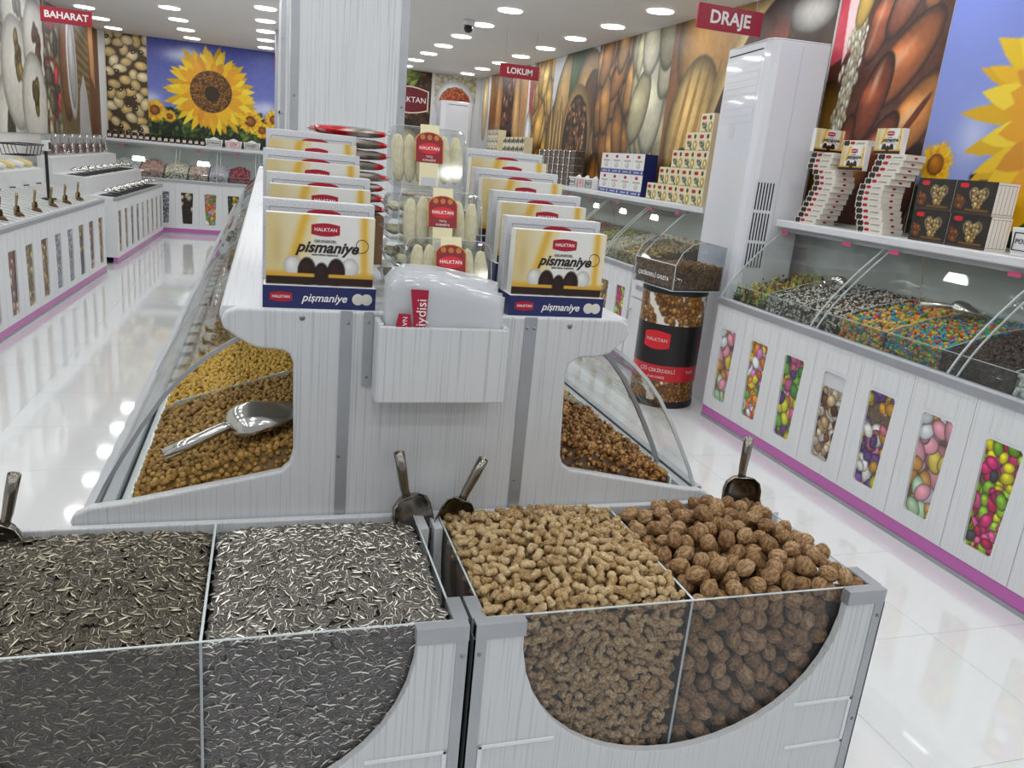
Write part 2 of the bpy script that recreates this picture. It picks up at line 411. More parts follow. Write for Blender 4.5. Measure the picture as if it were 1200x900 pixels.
# right wall: a run of nuts, dried fruit and seeds
K = 72
im = Img(int(9.25*K), int((CEIL-ZM0)*K), '8a6a44')
def SX(y): return (13.98-y)*K
def SZ(z): return (z-ZM0)*K
def band(y0, y1, col, seed=0, amp=.12, sx=12, sy=60):
    m = ((im.X >= SX(y0)) & (im.X < SX(y1))).astype(float)
    b = Img(im.w, im.h, col).noise(sx, sy, amp, seed); im.a = np.where(m[..., None] > 0, b.a, im.a)
band(14, 13.3, 'd8dade', 1, .05); im.ell(SX(13.6), SZ(2.4), 14, 40, 0, 'd8c49a', .2, .1)
band(13.3, 12.62, '93683c', 2, .18, 6, 80)
band(12.62, 11.72, '33261c', 3)
im.ell(SX(12.5), SZ(1.9), 16, 40, .3, '3f5c30', .3)
im.pile(420, 4, 6, ('5a2c1c', '7a3a28', '3a2218', '8e5a44', '241610', 'b08a70'), 5, x=(SX(12.5), SX(11.8)))
im.ell(SX(12.75), SZ(2.25), 14, 52, .0, 'b98a58', .3); im.ell(SX(11.75), SZ(2.1), 13, 60, .12, 'c69a62', .25)
band(11.55, 11.25, 'b98e5c', 6); band(11.25, 10.88, 'dcdad8', 7, .06)
im.poly([(SX(11.2), SZ(2.75)), (SX(10.95), SZ(2.85)), (SX(11.0), SZ(2.1)), (SX(11.12), SZ(1.95))], 'a2453c')
im.ell(SX(11.1), SZ(1.75), 12, 36, .1, 'd9dadd', .2)
band(10.88, 10.2, '6b4524', 8); im.pile(80, 22, 9, ('d9a650', 'cf9440', 'e2b862', 'b87c34'), 9, x=(SX(10.85), SX(10.2)), ang=(PI/2, .25))
band(10.2, 9.6, 'cfd2d6', 10, .05); im.ell(SX(9.9), SZ(1.75), 30, 46, 0, '9c7a44', .35); im.ell(SX(9.75), SZ(2.3), 24, 44, -.3, 'b4915a', .35)
for i in range(14): im.ell(SX(10.2)+i*4.5, SZ(1.8)+6*math.sin(i*1.3), 1.6, 34, .08*math.sin(i), ('7a5a30', 'caa868')[i % 2], .2)
band(9.6, 8.75, '2d4424', 11, .1); im.poly([(SX(9.1), SZ(2.5)), (SX(8.95), SZ(2.88)), (SX(8.7), SZ(2.88)), (SX(8.85), SZ(2.4))], '7e9f5a')
im.poly([(SX(8.9), SZ(2.88)), (SX(8.62), SZ(2.88)), (SX(8.62), SZ(2.2)), (SX(8.85), SZ(2.4))], 'c4ccd6')
im.ell(SX(9.0), SZ(2.3), 30, 40, -.35, 'b08a52', .35); im.ell(SX(8.9), SZ(2.25), 18, 28, -.35, '5a3a1e', .3)
im.ell(SX(9.25), SZ(1.8), 36, 50, .05, 'c49a58', .25); im.ell(SX(9.25), SZ(1.78), 30, 43, .05, '3a2014', .2)
im.pile(300, 2.2, 3, ('9c6a38', '6a3a20', 'c08a50', '2c1810'), 12, x=(SX(9.55), SX(8.98)), y=(SZ(1.4), SZ(2.3)), keep=lambda a, b: ((a-SX(9.25))/29)**2+((b-SZ(1.78))/42)**2 < 1)
band(8.62, 7.66, '4a2c1a', 13); im.pile(95, 25, 11, ('b57c3c', 'a66c30', 'c68e4c', '96602a', 'cf9a58'), 14, x=(SX(8.6), SX(7.65)), ang=(PI/2, .3), shade=.5)
band(7.66, 6.95, '5a4424', 15); im.pile(46, 27, 15, ('d6cfae', 'cfc6a0', 'e0dabe', 'c2b890'), 16, x=(SX(7.62), SX(6.98)), ang=(PI/2, .18), shade=.3)
band(6.98, 6.62, '7c4e2c', 17, .15)
band(6.62, 5.0, '8c6636', 18, .2, 20, 40); im.ell(SX(6.2), SZ(2.7), 50, 50, 0, 'b88a4c', .35)
im.ell(SX(6.5), SZ(1.95), 30, 44, -.25, 'd8b470', .4)
for i in range(5): im.ell(SX(6.7)+i*11, SZ(1.95), 2, 38, -.25, 'b08a48', .2)
im.ell(SX(6.55), SZ(1.5), 16, 22, 0, '30241c', .2)
im.ell(SX(5.62), SZ(1.9), 46, 84, -.42, 'dcbc7c', .2); im.ell(SX(5.60), SZ(1.88), 39, 77, -.42, '4a2a1c', .2); im.ell(SX(5.53), SZ(1.83), 33, 70, -.42, 'b4604a', .35, hl=.15)
band(5.25, 4.72, '4a3628', 19, .2, 20, 30); im.ell(SX(5.0), SZ(2.7), 18, 10, 0, 'd8d4cc', .6, 0, 0)
im.noise(3, 3, .06, 30)
mural('long mural of almonds, pumpkin seeds and dried figs above the far right counter', im, (XR-.012, 13.98, ZM0), (0, -9.25, 0), (0, 0, CEIL-ZM0-.002), .01)
# dates and rice
K = 125
im = Img(int(1.1*K), int((CEIL-ZM0)*K), '5a3426').noise(20, 20, .12, 1)
def DX(y): return (4.71-y)*K
im.poly([(0, 189), (0, 120), (26, 130), (30, 189)], 'c33a4e'); im.poly([(10, 189), (16, 120), (30, 150), (28, 189)], 'e9c8c8')
im.ell(DX(4.63), SZ(1), 1, 1, 0, '000000')
im.ell(10, 60, 26, 50, .1, '8a6424', .3)
for i in range(260):
    r = R0.random(); im.ell(20+R0.gauss(0, 5)+r*14, 20+r*130, 2, 4.5, R0.uniform(-.4, .4), R0.choice(('d8d2bc', 'e6e0cc', 'bfb696')), .3)
im.ell(36, 170, 10, 26, -.3, 'd8b45c', .3)
for (cx, cy, rx, ry, a, c) in ((60, 150, 34, 14, 1.2, 'a85a3a'), (90, 168, 40, 15, 1.0, 'b8684a'), (118, 172, 26, 14, 1.2, 'cc7a3c'), (95, 118, 46, 20, .75, 'b86a3c'), (66, 92, 36, 16, 1.2, '8a4428'), (118, 78, 40, 20, .85, 'c8803e'),
                               (80, 56, 34, 14, .9, '82381f'), (118, 22, 42, 17, 1.2, '5c2018'), (58, 36, 22, 14, .3, 'b06a38'), (40, 62, 22, 10, 1.3, '7c3a24')):
    im.ell(cx, cy, rx, ry, a, c, .45, .35, .55)
    for q in range(3): im.mask(.35*np.exp(-(((im.X-cx)*math.cos(a)+(im.Y-cy)*math.sin(a)-R0.gauss(0, rx*.3))/(rx*.3))**2-((-(im.X-cx)*math.sin(a)+(im.Y-cy)*math.cos(a)-ry*R0.uniform(.1, .5))/(ry*.16))**2), 'f0d0b4')
im.ell(118, 78, 22, 3, .85, '6a3018', .2); im.noise(3, 3, .05, 5)
mural('mural of glossy brown dates and rice grains beside the tall air conditioner', im, (XR-.012, 4.71, ZM0), (0, -.95, 0), (0, 0, CEIL-ZM0-.002), .01)
# sunflower by the near right counter
im = Img(int(2.2*K), int((CEIL-ZM0)*K), '8c9be0'); sky(im, '7c8ce0', '94a4dc'); k = 1.0*K
im.mask(.6*np.exp(-((im.X-40)/13)**2-((im.Y-66)/16)**2), 'dfe4f4'); leaves(im, 38, 8, 90)
sunflower(im, .11*k, .38*k, .13*k, 6); im.ell(.11*k, .38*k, 7, 7, 0, 'b8741c', .3)
sunflower(im, .98*k, .62*k, .74*k, 9, .4)
mural('mural of a big yellow sunflower on blue sky above the near right counter', im, (XR-.012, 3.755, ZM0), (0, -2.2, 0), (0, 0, CEIL-ZM0-.002), .01)
# far wall: beans, big sunflower
K = 100
im = Img(int(.58*K*1.3), int((CEIL-ZM0)*K*1.3), '4a3418')
bc = ('e2cfa0', 'dcc694', 'e8d8ae', 'cdb47c', 'd9bc78'); r = random.Random(11); k = 1.3*K
pts = []
for t in range(900):
    x, y = r.uniform(0, im.w), r.uniform(0, im.h)
    if all((x-a)**2+(y-b)**2 > 15.5**2 for a, b in pts): pts.append((x, y))
for (x, y) in pts:
    a = r.uniform(0, PI); im.ell(x, y, 13.5*r.uniform(.8, 1.1), 8.8*r.uniform(.9, 1.1), a, r.choice(bc), .3, .35, .15)
    if r.random() < .3: im.ell(x+8*math.cos(a+.8), y+8*math.sin(a+.8), 5, 3.4, a, '17130e', .1); im.ell(x+8*math.cos(a+.8), y+8*math.sin(a+.8), 2, 1.2, a, 'd8d0b8', .1)
mural('mural of black-eyed beans in the far left corner', im, (-2.33, YB-.012, ZM0), (.575, 0, 0), (0, 0, CEIL-ZM0-.002), .01)
im = Img(int(2.75*K), int((CEIL-ZM0)*K), '6570c0'); sky(im, '4c55a6', '8c98d4')
for (cx, cy, rx, ry) in ((42, 128, 22, 9), (58, 132, 14, 9), (150, 60, 24, 10), (175, 64, 14, 9), (5, 62, 12, 9)):
    im.mask(.75*np.exp(-((im.X-cx)/rx)**2-((im.Y-cy)/ry)**2), 'dfe4f4')
leaves(im, 48, 3, 260)
for q, (cx, cy, R) in enumerate(((9, 45, 18), (150, 42, 20), (168, 30, 14), (186, 48, 16), (30, 38, 10), (215, 40, 17), (240, 36, 20))): sunflower(im, cx, cy, R, 20+q, .4); im.ell(cx, cy, R*.36, R*.36, 0, '9a5c18', .3)
sunflower(im, 91, 80, 67, 3, .46); leaves_n = im.noise(3, 3, .03, 3)
mural('large sunflower mural on the far wall behind the glass counter', im, (-1.752, YB-.012, ZM0), (2.75, 0, 0), (0, 0, CEIL-ZM0-.002), .01)
# far wall, middle: logo panel and lentil panel
K = 80
im = Img(int(.66*K), int((CEIL-ZM0)*K), '4a3018')
im.pile(330, 3, 2.2, ('5a3a20', '3a2414', '7a5230', '2a1a0e'), 2); im.ell(16, 20, 26, 26, 0, 'd2bb8c', .2); im.ell(44, 22, 16, 20, 0, 'dccba4', .2)
for q in range(12): im.ell(14+R0.uniform(-10, 16), 108+R0.uniform(-8, 10), 12, 4.5, R0.uniform(0, PI), R0.choice(('8a9a3c', '6f8230', 'a8b054')), .3)
lp = mural('brown mural panel with dark red brand plaque on the far wall', im, (2.005, YB-.012, ZM0), (.66, 0, 0), (0, 0, CEIL-ZM0-.002), .01)
def plaque(parent, cx, z, w, h, y, m1, m2, rim=.012, depth=.004):
    def ol(w, h):
        a = []
        for t in np.linspace(0, 1, 9): a.append((cx-w/2+w*t, z+h*.5*(.72+.28*math.sin(PI*t))))
        for t in np.linspace(1, 0, 9): a.append((cx-w/2+w*t, z-h*.5*(.72+.28*math.sin(PI*t))))
        return a
    MB().prism(ol(w, h), y, y-depth).build('plaque_rim', m2, parent); MB().prism(ol(w-rim*2, h-rim*2), y, y-depth-.001).build('plaque', m1, parent)
plaque(lp, .29, 1.04, .66, .44, -.001, mat('maroon_print', '6e0d1c', .4), mat('cream_print', 'e9dcc0', .5), .02, .006)
text('HALKTAN', WINK, lp, (.29, -.009, 1.04), .1, width=.56)
im = Img(int(.72*K), int((CEIL-ZM0)*K), 'd6dde4'); im.pile(60, 7, 4, ('e0d4a8', 'd8d4bc', 'e6dcb8'), 4, y=(85, 115), shade=.1, hl=.1)
im.ell(28, 82, 27, 30, 0, 'e8eaee', .12, .1); im.ell(28, 80, 22, 24, 0, 'd8642c', .1); im.pile(420, 1.6, 1.6, ('e8742c', 'c8481c', 'f09048', 'b83c18'), 8, x=(7, 49), y=(58, 103), keep=lambda a, b: ((a-28)/21)**2+((b-80)/23)**2 < 1)
mural('pale mural panel with a bowl of red lentils on the far wall', im, (2.72, YB-.012, ZM0), (.72, 0, 0), (0, 0, CEIL-ZM0-.002), .01)
# left wall: filled buns, peppercorns, cup of salt
K = 62
im = Img(int(5.4*K), int((CEIL-ZM0)*K), 'c9cccd').noise(40, 30, .08, 2)
def LX_(y): return (y-8.6)*K
for (y, z, hc) in ((9.0, 2.3, '6a5a3c'), (9.3, 1.6, '7a7050'), (9.75, 2.45, '8a8a74'), (10.35, 2.62, '9a9a90'), (9.93, 1.45, '4a4834'), (10.25, 2.05, '8f7a44'), (11.0, 2.33, '6e4c38'), (10.85, 1.74, '5f5a2c')):
    im.ell(LX_(y)-2, (z-.08-ZM0)*K, .48*K, .58*K, .12, 'd8d5cb', .16, .22, .08)
    for q in range(9): im.ell(LX_(y+.02+R0.gauss(0, .05)), (z+R0.gauss(0, .09)-ZM0)*K, .075*K, .11*K, -.15+R0.gauss(0, .3), np.array(hexc(hc))*R0.uniform(.7, 1.3), .4, .25, .3)
im.poly([(LX_(11.28), 0), (LX_(11.85), 0), (LX_(11.85), im.h), (LX_(11.22), im.h)], '5a5048')
im.pile(150, 5, 8, ('8a8578', '6c6a60', 'c23a44', 'a82c38', '948c70', '4a4a44', 'b4a98a'), 3, x=(LX_(11.3), LX_(11.85)))
im.poly([(LX_(11.85), 0), (LX_(13.4), 0), (LX_(13.4), im.h), (LX_(11.85), im.h)], '6d5a3c')
for q in range(14): im.poly([(LX_(12.5), 40+q*4), (LX_(13.35), 34+q*3.4), (LX_(13.35), 36+q*3.4), (LX_(12.5), 42+q*4)], ('8a764e', '5a4a30')[q % 2])
im.ell(LX_(12.2), 54, 20, 44, 0, '7a5236', .3); im.ell(LX_(12.45), 54, 16, 42, .05, 'd7d5d2', .1); im.ell(LX_(12.47), 54, 11, 34, .05, 'a9a8a6', .15)
im.poly([(LX_(12.7), 0), (LX_(13.35), 0), (LX_(13.2), 34), (LX_(13.02), 50), (LX_(12.8), 34)], 'b4b4b4')
im.poly([(LX_(13.4), 0), (LX_(13.98), 0), (LX_(13.98), im.h), (LX_(13.4), im.h)], '6a3c1e'); im.poly([(LX_(13.45), 50), (LX_(13.7), 40), (LX_(13.65), im.h), (LX_(13.4), im.h)], 'c08a5c')
im.noise(3, 3, .05, 9)
mural('left wall mural of filled white buns, peppercorns and a cup of salt', im, (XL-(YB-8.6)*SKEW+.012, 8.6, ZM0), (5.4*SKEW, 5.4, 0), (0, 0, CEIL-ZM0-.002), .01)

# ------------------------------------------------------------------ hanging signs, camera
for (s, x, y) in (('DRAJE', 2.62, 4.53), ('LOKUM', 2.56, 8.58), ('BAHARAT', -1.8, 8.95)):
    t = thing('hanging_sign', 'dark red hanging aisle sign reading %s in white letters' % s, 'sign', (x, y, 2.48))
    MB().box(-.218, .218, -.008, .008, -.068, .068).build('board', mat('sign_red', 'a3102e', .35), t, .002)
    text(s, WINK, t, (0, -.0088, 0), .1, width={'DRAJE': .27, 'LOKUM': .28, 'BAHARAT': .37}[s], bold=.025)
    for sx in (-.17, .17): MB().tube([(sx, 0, .068), (sx, 0, CEIL-2.48)], .0018, 5).build('wire', SCREW, t)
t = thing('security_camera', 'small black and white dome camera on the ceiling', 'camera', (1.93, 8.4, CEIL))
MB().box(-.06, .06, -.04, .04, -.05, 0).build('mount', WHITE, t, .006)
MB().lathe([(.005, -.12), (.03, -.112), (.045, -.09), (.045, -.06), (.03, -.05)], 16).build('dome', BLACKP, t, smooth=True)
# ------------------------------------------------------------------ bulk bins in the foreground
BINZ = .80
def deposit(n, xr, yr, base, top, r, seed, tries=14, fails=60, P0=None):
    g = np.random.RandomState(seed); c = 0 if P0 is None else len(P0); n += c; P = np.zeros((n, 3)); bad = 0
    if c: P[:c] = P0
    while c < n and bad < fails:
        xy = np.stack([g.uniform(xr[0]+r, xr[1]-r, tries), g.uniform(yr[0]+r, yr[1]-r, tries)], 1)
        z = base(xy[:, 0], xy[:, 1])+r
        if c:
            d2 = ((xy[:, None, :]-P[None, :c, :2])**2).sum(2); m = d2 < 4*r*r
            z = np.maximum(z, np.where(m, P[None, :c, 2]+np.sqrt(np.maximum(4*r*r-d2, 0)), -9).max(1))
        sl = z-top(xy[:, 0], xy[:, 1]); i = int(np.argmin(sl+ (sl > -r*.6)*9)) if (sl < -r*.6).any() else -1
        if i < 0: bad += 1; continue
        i = int(np.argmin(np.where(sl < -r*.6, z, 99))); bad = 0
        P[c] = (xy[i, 0], xy[i, 1], z[i]); c += 1
    return P[:c]
def arc(cx, half, z0, drop, n=18, p=2.0):
    """lower half of a super-ellipse from left rim to right rim"""
    return [(cx-half*math.cos(PI*i/n), z0-drop*math.sin(PI*i/n)**(2/p)) for i in range(n+1)]
def make_bin(x0, x1, label):
    """wooden crate with scooped-out front and sides, clear liner, aluminium caps"""
    t = thing('bulk_bin', label, 'bin', (x0, 1.11, 0)); W = x1-x0; D = .445; c = .085
    def panel(name, L, axis, a0, a1):
        out = arc(L/2, L/2-c, BINZ, .315, 22, 2.3)
        pts = [(0, .0), (L, .0), (L, BINZ), (L-c, BINZ)]+out[::-1]+[(0, BINZ)]
        return MB().prism(pts, a0, a1, axis).build(name, WOOD, t, .002)
    panel('front_panel', W, 'y', 0, .018)
    for xx in ((0, .018), (W-.018, W)):
        o = arc(D/2, D/2-c, BINZ, .2, 16, 2.3)
        MB().prism([(.018, 0), (D-.018, 0), (D-.018, BINZ), (D-c, BINZ)]+o[::-1]+[(.018, BINZ)], xx[0], xx[1], 'x').build('side_panel', WOOD, t, .002)
    bx('back_panel', WOOD, t, 0, W, D-.018, D, 0, BINZ+.002, bevel=.003)
    bx('bottom_board', WOOD, t, .018, W-.018, .018, D-.018, .30, .315)
    bx('front_sheet', ACRYL, t, .022, W-.022, .019, .0225, .32, BINZ)
    for xx in (.019, W-.0225): bx('side_sheet', ACRYL, t, xx, xx+.0035, .023, D-.02, .32, BINZ)
    bx('divider_sheet', ACRYLC, t, W/2-.002, W/2+.002, .023, D-.02, .32, BINZ)
    bx('front_sheet_rim', GEDGE, t, .022, W-.022, .0188, .0228, BINZ, BINZ+.0015)
    bx('divider_rim', GEDGE, t, W/2-.0022, W/2+.0022, .023, D-.02, BINZ, BINZ+.0015)
    bx('divider_front_edge', GEDGE, t, W/2-.0022, W/2+.0022, .0228, .0236, .32, BINZ)
    for xx in (.019, W-.0225): bx('side_sheet_rim', GEDGE, t, xx, xx+.0035, .023, D-.02, BINZ, BINZ+.0015)
    for s in (0, 1):
        a, b = (0, c+.004) if s == 0 else (W-c-.004, W)
        e0, e1 = (-.003, .022) if s == 0 else (W-.022, W+.003)
        m = MB(); m.box(a, b, -.003, .0188, BINZ-.026, BINZ+.003); m.box(e0, e1, .0189, c+.004, BINZ-.026, BINZ+.003)
        m.build('corner_cap', ALU, t)
        f0, f1 = (-.0025, .020) if s == 0 else (W-.020, W+.0025)
        m = MB(); m.box(f0, f1, -.002, .0005, 0, BINZ-.026); g0, g1 = (-.0025, .0005) if s == 0 else (W-.0005, W+.0025)
        m.box(g0, g1, -.002, .022, 0, BINZ-.026); m.build('corner_strip', ALU, t)
        for z in (BINZ-.055, BINZ-.30):
            MB().lathe([(.004, 0), (.004, .001), (.002, .0025)], 10).build('screw', SCREW, t).matrix_local = Matrix.Translation(((f0+f1)/2, -.002, z)) @ Matrix.Rotation(PI/2, 4, 'X')
        # raised half frame on the lower corner
        m = MB(); q0, q1 = (.022, .165) if s == 0 else (W-.165, W-.022); z1, z0 = BINZ-.243, BINZ-.355
        m.box(q0, q1, -.003, 0, z1-.008, z1); m.box(q0, q1, -.003, 0, z0, z0+.008)
        if s == 0: m.box(q0, q0+.008, -.003, 0, z0, z1)
        else: m.box(q1-.008, q1, -.003, 0, z0, z1)
        m.build('raised_frame', mat('pale_beading', 'e6eaef', .35), t, .002)
    return t
BX = [(-.512, .330), (.342, 1.187)]
make_bin(*BX[0], 'pale wooden bulk bin heaped with striped sunflower seeds')
make_bin(*BX[1], 'pale wooden bulk bin heaped with peanuts and walnuts')
BY0, BY1 = 1.1335, 1.5355
def compart(b, i):
    x0, x1 = BX[b]; m = (x0+x1)/2
    return ((x0+.0232, m-.003) if i == 0 else (m+.003, x1-.0232))
def cutz(b, x):
    x0, x1 = BX[b]; h = (x1-x0)/2-.085; t = np.clip(np.abs(x-(x0+x1)/2)/h, 0, 1)
    return BINZ-.315*(1-t**2)**(1/2.3)
def heap(b, i, rise, mid):
    xa, xb = compart(b, i)
    def top(x, y):
        u = (x-xa)/(xb-xa); v = (y-BY0)/(BY1-BY0)
        return BINZ+mid+rise*np.sin(PI*np.clip(u, 0, 1))**.7*np.sin(PI*np.clip(v*.92+.06, 0, 1))**.8
    return top
# --- core fillers under each heap; their dark colour paints the shade in its gaps
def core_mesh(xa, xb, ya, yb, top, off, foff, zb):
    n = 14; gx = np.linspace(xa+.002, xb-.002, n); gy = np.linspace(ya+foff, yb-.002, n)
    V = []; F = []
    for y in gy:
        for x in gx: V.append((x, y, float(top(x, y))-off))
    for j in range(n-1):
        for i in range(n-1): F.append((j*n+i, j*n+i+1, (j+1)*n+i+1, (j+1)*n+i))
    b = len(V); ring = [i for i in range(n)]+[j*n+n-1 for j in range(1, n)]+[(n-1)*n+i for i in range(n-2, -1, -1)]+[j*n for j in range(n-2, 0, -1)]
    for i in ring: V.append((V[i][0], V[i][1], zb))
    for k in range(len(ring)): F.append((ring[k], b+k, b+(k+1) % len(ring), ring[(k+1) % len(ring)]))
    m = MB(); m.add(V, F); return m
# walnuts
def walnut_mesh(seed):
    bm = bmesh.new(); bmesh.ops.create_icosphere(bm, subdivisions=3, radius=1); r = random.Random(seed); ph = [r.uniform(0, 6) for _ in range(6)]
    for v in bm.verts:
        p = v.co.copy(); a = math.atan2(p.z, p.y); k = 1
        k += .03*math.sin(5*a+3*p.x+ph[0])*math.sin(4*p.x+ph[1])+.028*math.sin(10*a+ph[2]+1.5*math.sin(4*p.x+ph[4]))*(1-p.x*p.x)+.02*math.sin(9*p.x+ph[3]+5*a)
        seam = math.exp(-(p.z/.07)**2); k += .085*seam-.05*math.exp(-((abs(p.z)-.18)/.08)**2)
        if p.x > .85: k += .06*(p.x-.85)/.15
        v.co = Vector((p.x*1.18, p.y*1.0, p.z*.94))*k*.0166
    me = bpy.data.meshes.new('walnut'); bm.to_mesh(me); bm.free(); me.polygons.foreach_set('use_smooth', [True]*len(me.polygons))
    return me
WN = [mat('walnut_shell_%d' % i, c, .6, spec=.25, noise=((70, 190, 190), d, .36, .60), bump=(1, 1.0, (60, 200, 200))) for i, (c, d) in enumerate((('b8946a', '6e4e30'), ('c2a076', '7c5c40'), ('aa855c', '604228')))]
wm = []
for i in range(6):
    me = walnut_mesh(i); me.materials.append(WN[i % 3]); wm.append(me)
xa, xb = compart(1, 1); top = heap(1, 1, .055, .010); rw = .0172
def wbase(x, y): return np.where(y < BY0+.045, cutz(1, x)-.05, top(x, y)-.085)
P = deposit(400, (xa, xb), (BY0, BY0+.045), wbase, top, rw, 7)
P = deposit(640, (xa, xb), (BY0, BY1), wbase, top, rw, 8, P0=P)
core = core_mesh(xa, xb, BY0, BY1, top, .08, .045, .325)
g = np.random.RandomState(2)
cv = np.array([0, 0, 1.55]); dist = np.linalg.norm(P-cv, axis=1)
vis = np.where((P[:, 2] > top(P[:, 0], P[:, 1])-.042) | (P[:, 1] < BY0+.024))[0]
order = vis[np.argsort(dist[vis])]; sel = set(order[:300].tolist())
rest = []
for i, p in enumerate(P):
    e = g.uniform(0, 2*PI, 3); s = g.uniform(.92, 1.08)
    if i in sel:
        o = bpy.data.objects.new('walnut', wm[i % 6]); COL.objects.link(o); o.location = p; o.rotation_euler = e; o.scale = (s, s, s)
        tag(o, 'whole brown walnut lying among the others in the right hand bin', 'walnut', 'walnuts in the bin')
    else: rest.append((p, e, s))
V0 = np.array([v.co[:] for v in wm[0].vertices]); T0 = np.array([p.vertices[:] for p in wm[0].polygons])
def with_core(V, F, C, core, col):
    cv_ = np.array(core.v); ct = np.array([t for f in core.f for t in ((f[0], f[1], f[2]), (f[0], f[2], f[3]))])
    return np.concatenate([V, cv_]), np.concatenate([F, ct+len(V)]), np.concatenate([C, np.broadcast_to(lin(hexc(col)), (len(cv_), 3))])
NUTA = mat('nut_shell_tinted', 'ffffff', .62, spec=.25, attr=True, noise=((200, 200, 200), 'a58a6c', .36, .6), bump=(300, .8))
R_ = rots(*np.array([r[1] for r in rest]).T)
V, F, C_ = scatter((V0, T0, np.broadcast_to(lin(hexc('a5845c')), (len(V0), 3))), np.array([r[0] for r in rest]), R_, np.random.RandomState(1).uniform(.8, 1.1, (len(rest), 1))*np.ones((1, 3)))
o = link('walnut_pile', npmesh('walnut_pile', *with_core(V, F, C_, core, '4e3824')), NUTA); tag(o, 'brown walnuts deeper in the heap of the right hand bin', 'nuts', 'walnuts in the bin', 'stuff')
# peanuts in the shell
def peanut_arr(L, r1, r2, waist, bend, seed):
    st = [(-L/2, 0)]; n = 9
    for i in range(1, n):
        t = i/n; x = -L/2+L*t
        b = r1*math.exp(-((t-.27)/.2)**2)+r2*math.exp(-((t-.74)/.19)**2)
        st.append((x, max(b*1.0, waist*math.sin(PI*t)**.5)))
    st.append((L/2, 0)); V, F = ringmesh(st, 9)
    V[:, 2] += bend*(V[:, 0]/L)**2; rs = np.random.RandomState(seed); V += rs.normal(0, .00025, V.shape)
    return V, F
PEA = [peanut_arr(.035, .0094, .0088, .0074, .006, 1), peanut_arr(.031, .0086, .0094, .0062, -.006, 2), peanut_arr(.039, .0090, .0086, .0072, .008, 3), peanut_arr(.024, .0094, .0064, .0070, .0, 4)]
PM = [mat('peanut_shell_%d' % i, c, .62, spec=.25, noise=((240, 240, 240), d, .36, .6), bump=(420, .8)) for i, (c, d) in enumerate((('dcc294', 'b4946a'), ('e2ca9e', 'bf9f74'), ('c6a676', '8f7048'), ('d2b586', 'a6865a')))]
pme = []
for i in range(8):
    V, F = PEA[i % 4]; me = npmesh('peanut', V, F); me.materials.append(PM[(i*3+i//4) % 4]); pme.append(me)
xa, xb = compart(1, 0); top = heap(1, 0, .04, .010); rp = .0092
def pbase(x, y): return np.where(y < BY0+.03, cutz(1, x)-.04, top(x, y)-.05)
P = deposit(900, (xa, xb), (BY0, BY0+.031), pbase, top, rp, 9, 10)
P = deposit(1900, (xa, xb), (BY0, BY1), pbase, top, rp, 10, 10, P0=P)
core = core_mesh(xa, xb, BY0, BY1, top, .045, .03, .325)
vis = np.where(P[:, 2] > top(P[:, 0], P[:, 1])-.026)[0]; dist = np.linalg.norm(P-cv, axis=1)
sel = set(vis[np.argsort(dist[vis])][:300].tolist()); rest = [[] for _ in range(4)]
for i, p in enumerate(P):
    fr = p[1] < BY0+.02
    e = (g.uniform(0, 2*PI), g.normal(0, .28 if not fr else .7), g.uniform(0, 2*PI) if not fr else g.normal(0, .25)+(PI if g.rand() < .5 else 0)); s = g.uniform(.84, 1.06)
    if i in sel:
        o = bpy.data.objects.new('peanut', pme[g.randint(8)]); COL.objects.link(o); o.location = p; o.rotation_euler = e; o.scale = (s, s, s)
        tag(o, 'tan peanut in its shell lying among the others in the bin', 'peanut', 'peanuts in the bin')
    else: rest[g.randint(4)].append((p, e, s))
acc = []; off = 0
for q in range(4):
    R_ = rots(*np.array([r[1] for r in rest[q]]).T); n_ = len(rest[q])
    V, F, C_ = scatter((PEA[q][0], PEA[q][1], np.broadcast_to(lin(hexc(('dcc294', 'e2ca9e', 'c6a676', 'd2b586')[q])), (len(PEA[q][0]), 3))), np.array([r[0] for r in rest[q]]), R_, g.uniform(.8, 1.12, (n_, 1))*np.ones((1, 3)))
    acc.append((V, F+off, C_)); off += len(V)
V, F, C_ = [np.concatenate([a[i] for a in acc]) for i in range(3)]
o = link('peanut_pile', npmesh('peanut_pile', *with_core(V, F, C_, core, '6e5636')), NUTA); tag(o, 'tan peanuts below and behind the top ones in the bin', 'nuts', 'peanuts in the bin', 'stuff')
# striped sunflower seeds
def seed_arr():
    L, w, h = .0225, .0054, .0030; n = 8; st = [(-L/2, 0), (-L*.30, .62), (-L*.02, 1), (L*.27, .78), (L/2, 0)]
    V, F = ringmesh(st, n)
    for i in range(1, len(V)-1):   # squeeze the ring so the pale rim stripe keeps a crisp width
        rr = math.hypot(V[i, 1], V[i, 2]); a = math.radians((0, 36, 90, 144, 180, 216, 270, 324)[(i-1) % n]); V[i, 1], V[i, 2] = rr*math.cos(a), rr*math.sin(a)
    V[:, 1] *= w; V[:, 2] *= h
    C = np.zeros((len(V), 3)); dark, wht, mid = lin(hexc('2f2c29')), lin(hexc('f0ece0')), lin(hexc('8c8780'))
    for i in range(len(V)):
        if i == 0 or i == len(V)-1: C[i] = mid; continue
        k = (i-1) % n; C[i] = wht*1.35 if k in (0, 4) else (mid*.42 if k in (2, 6) else dark*.9)
    return V, F, C
SEED = seed_arr()
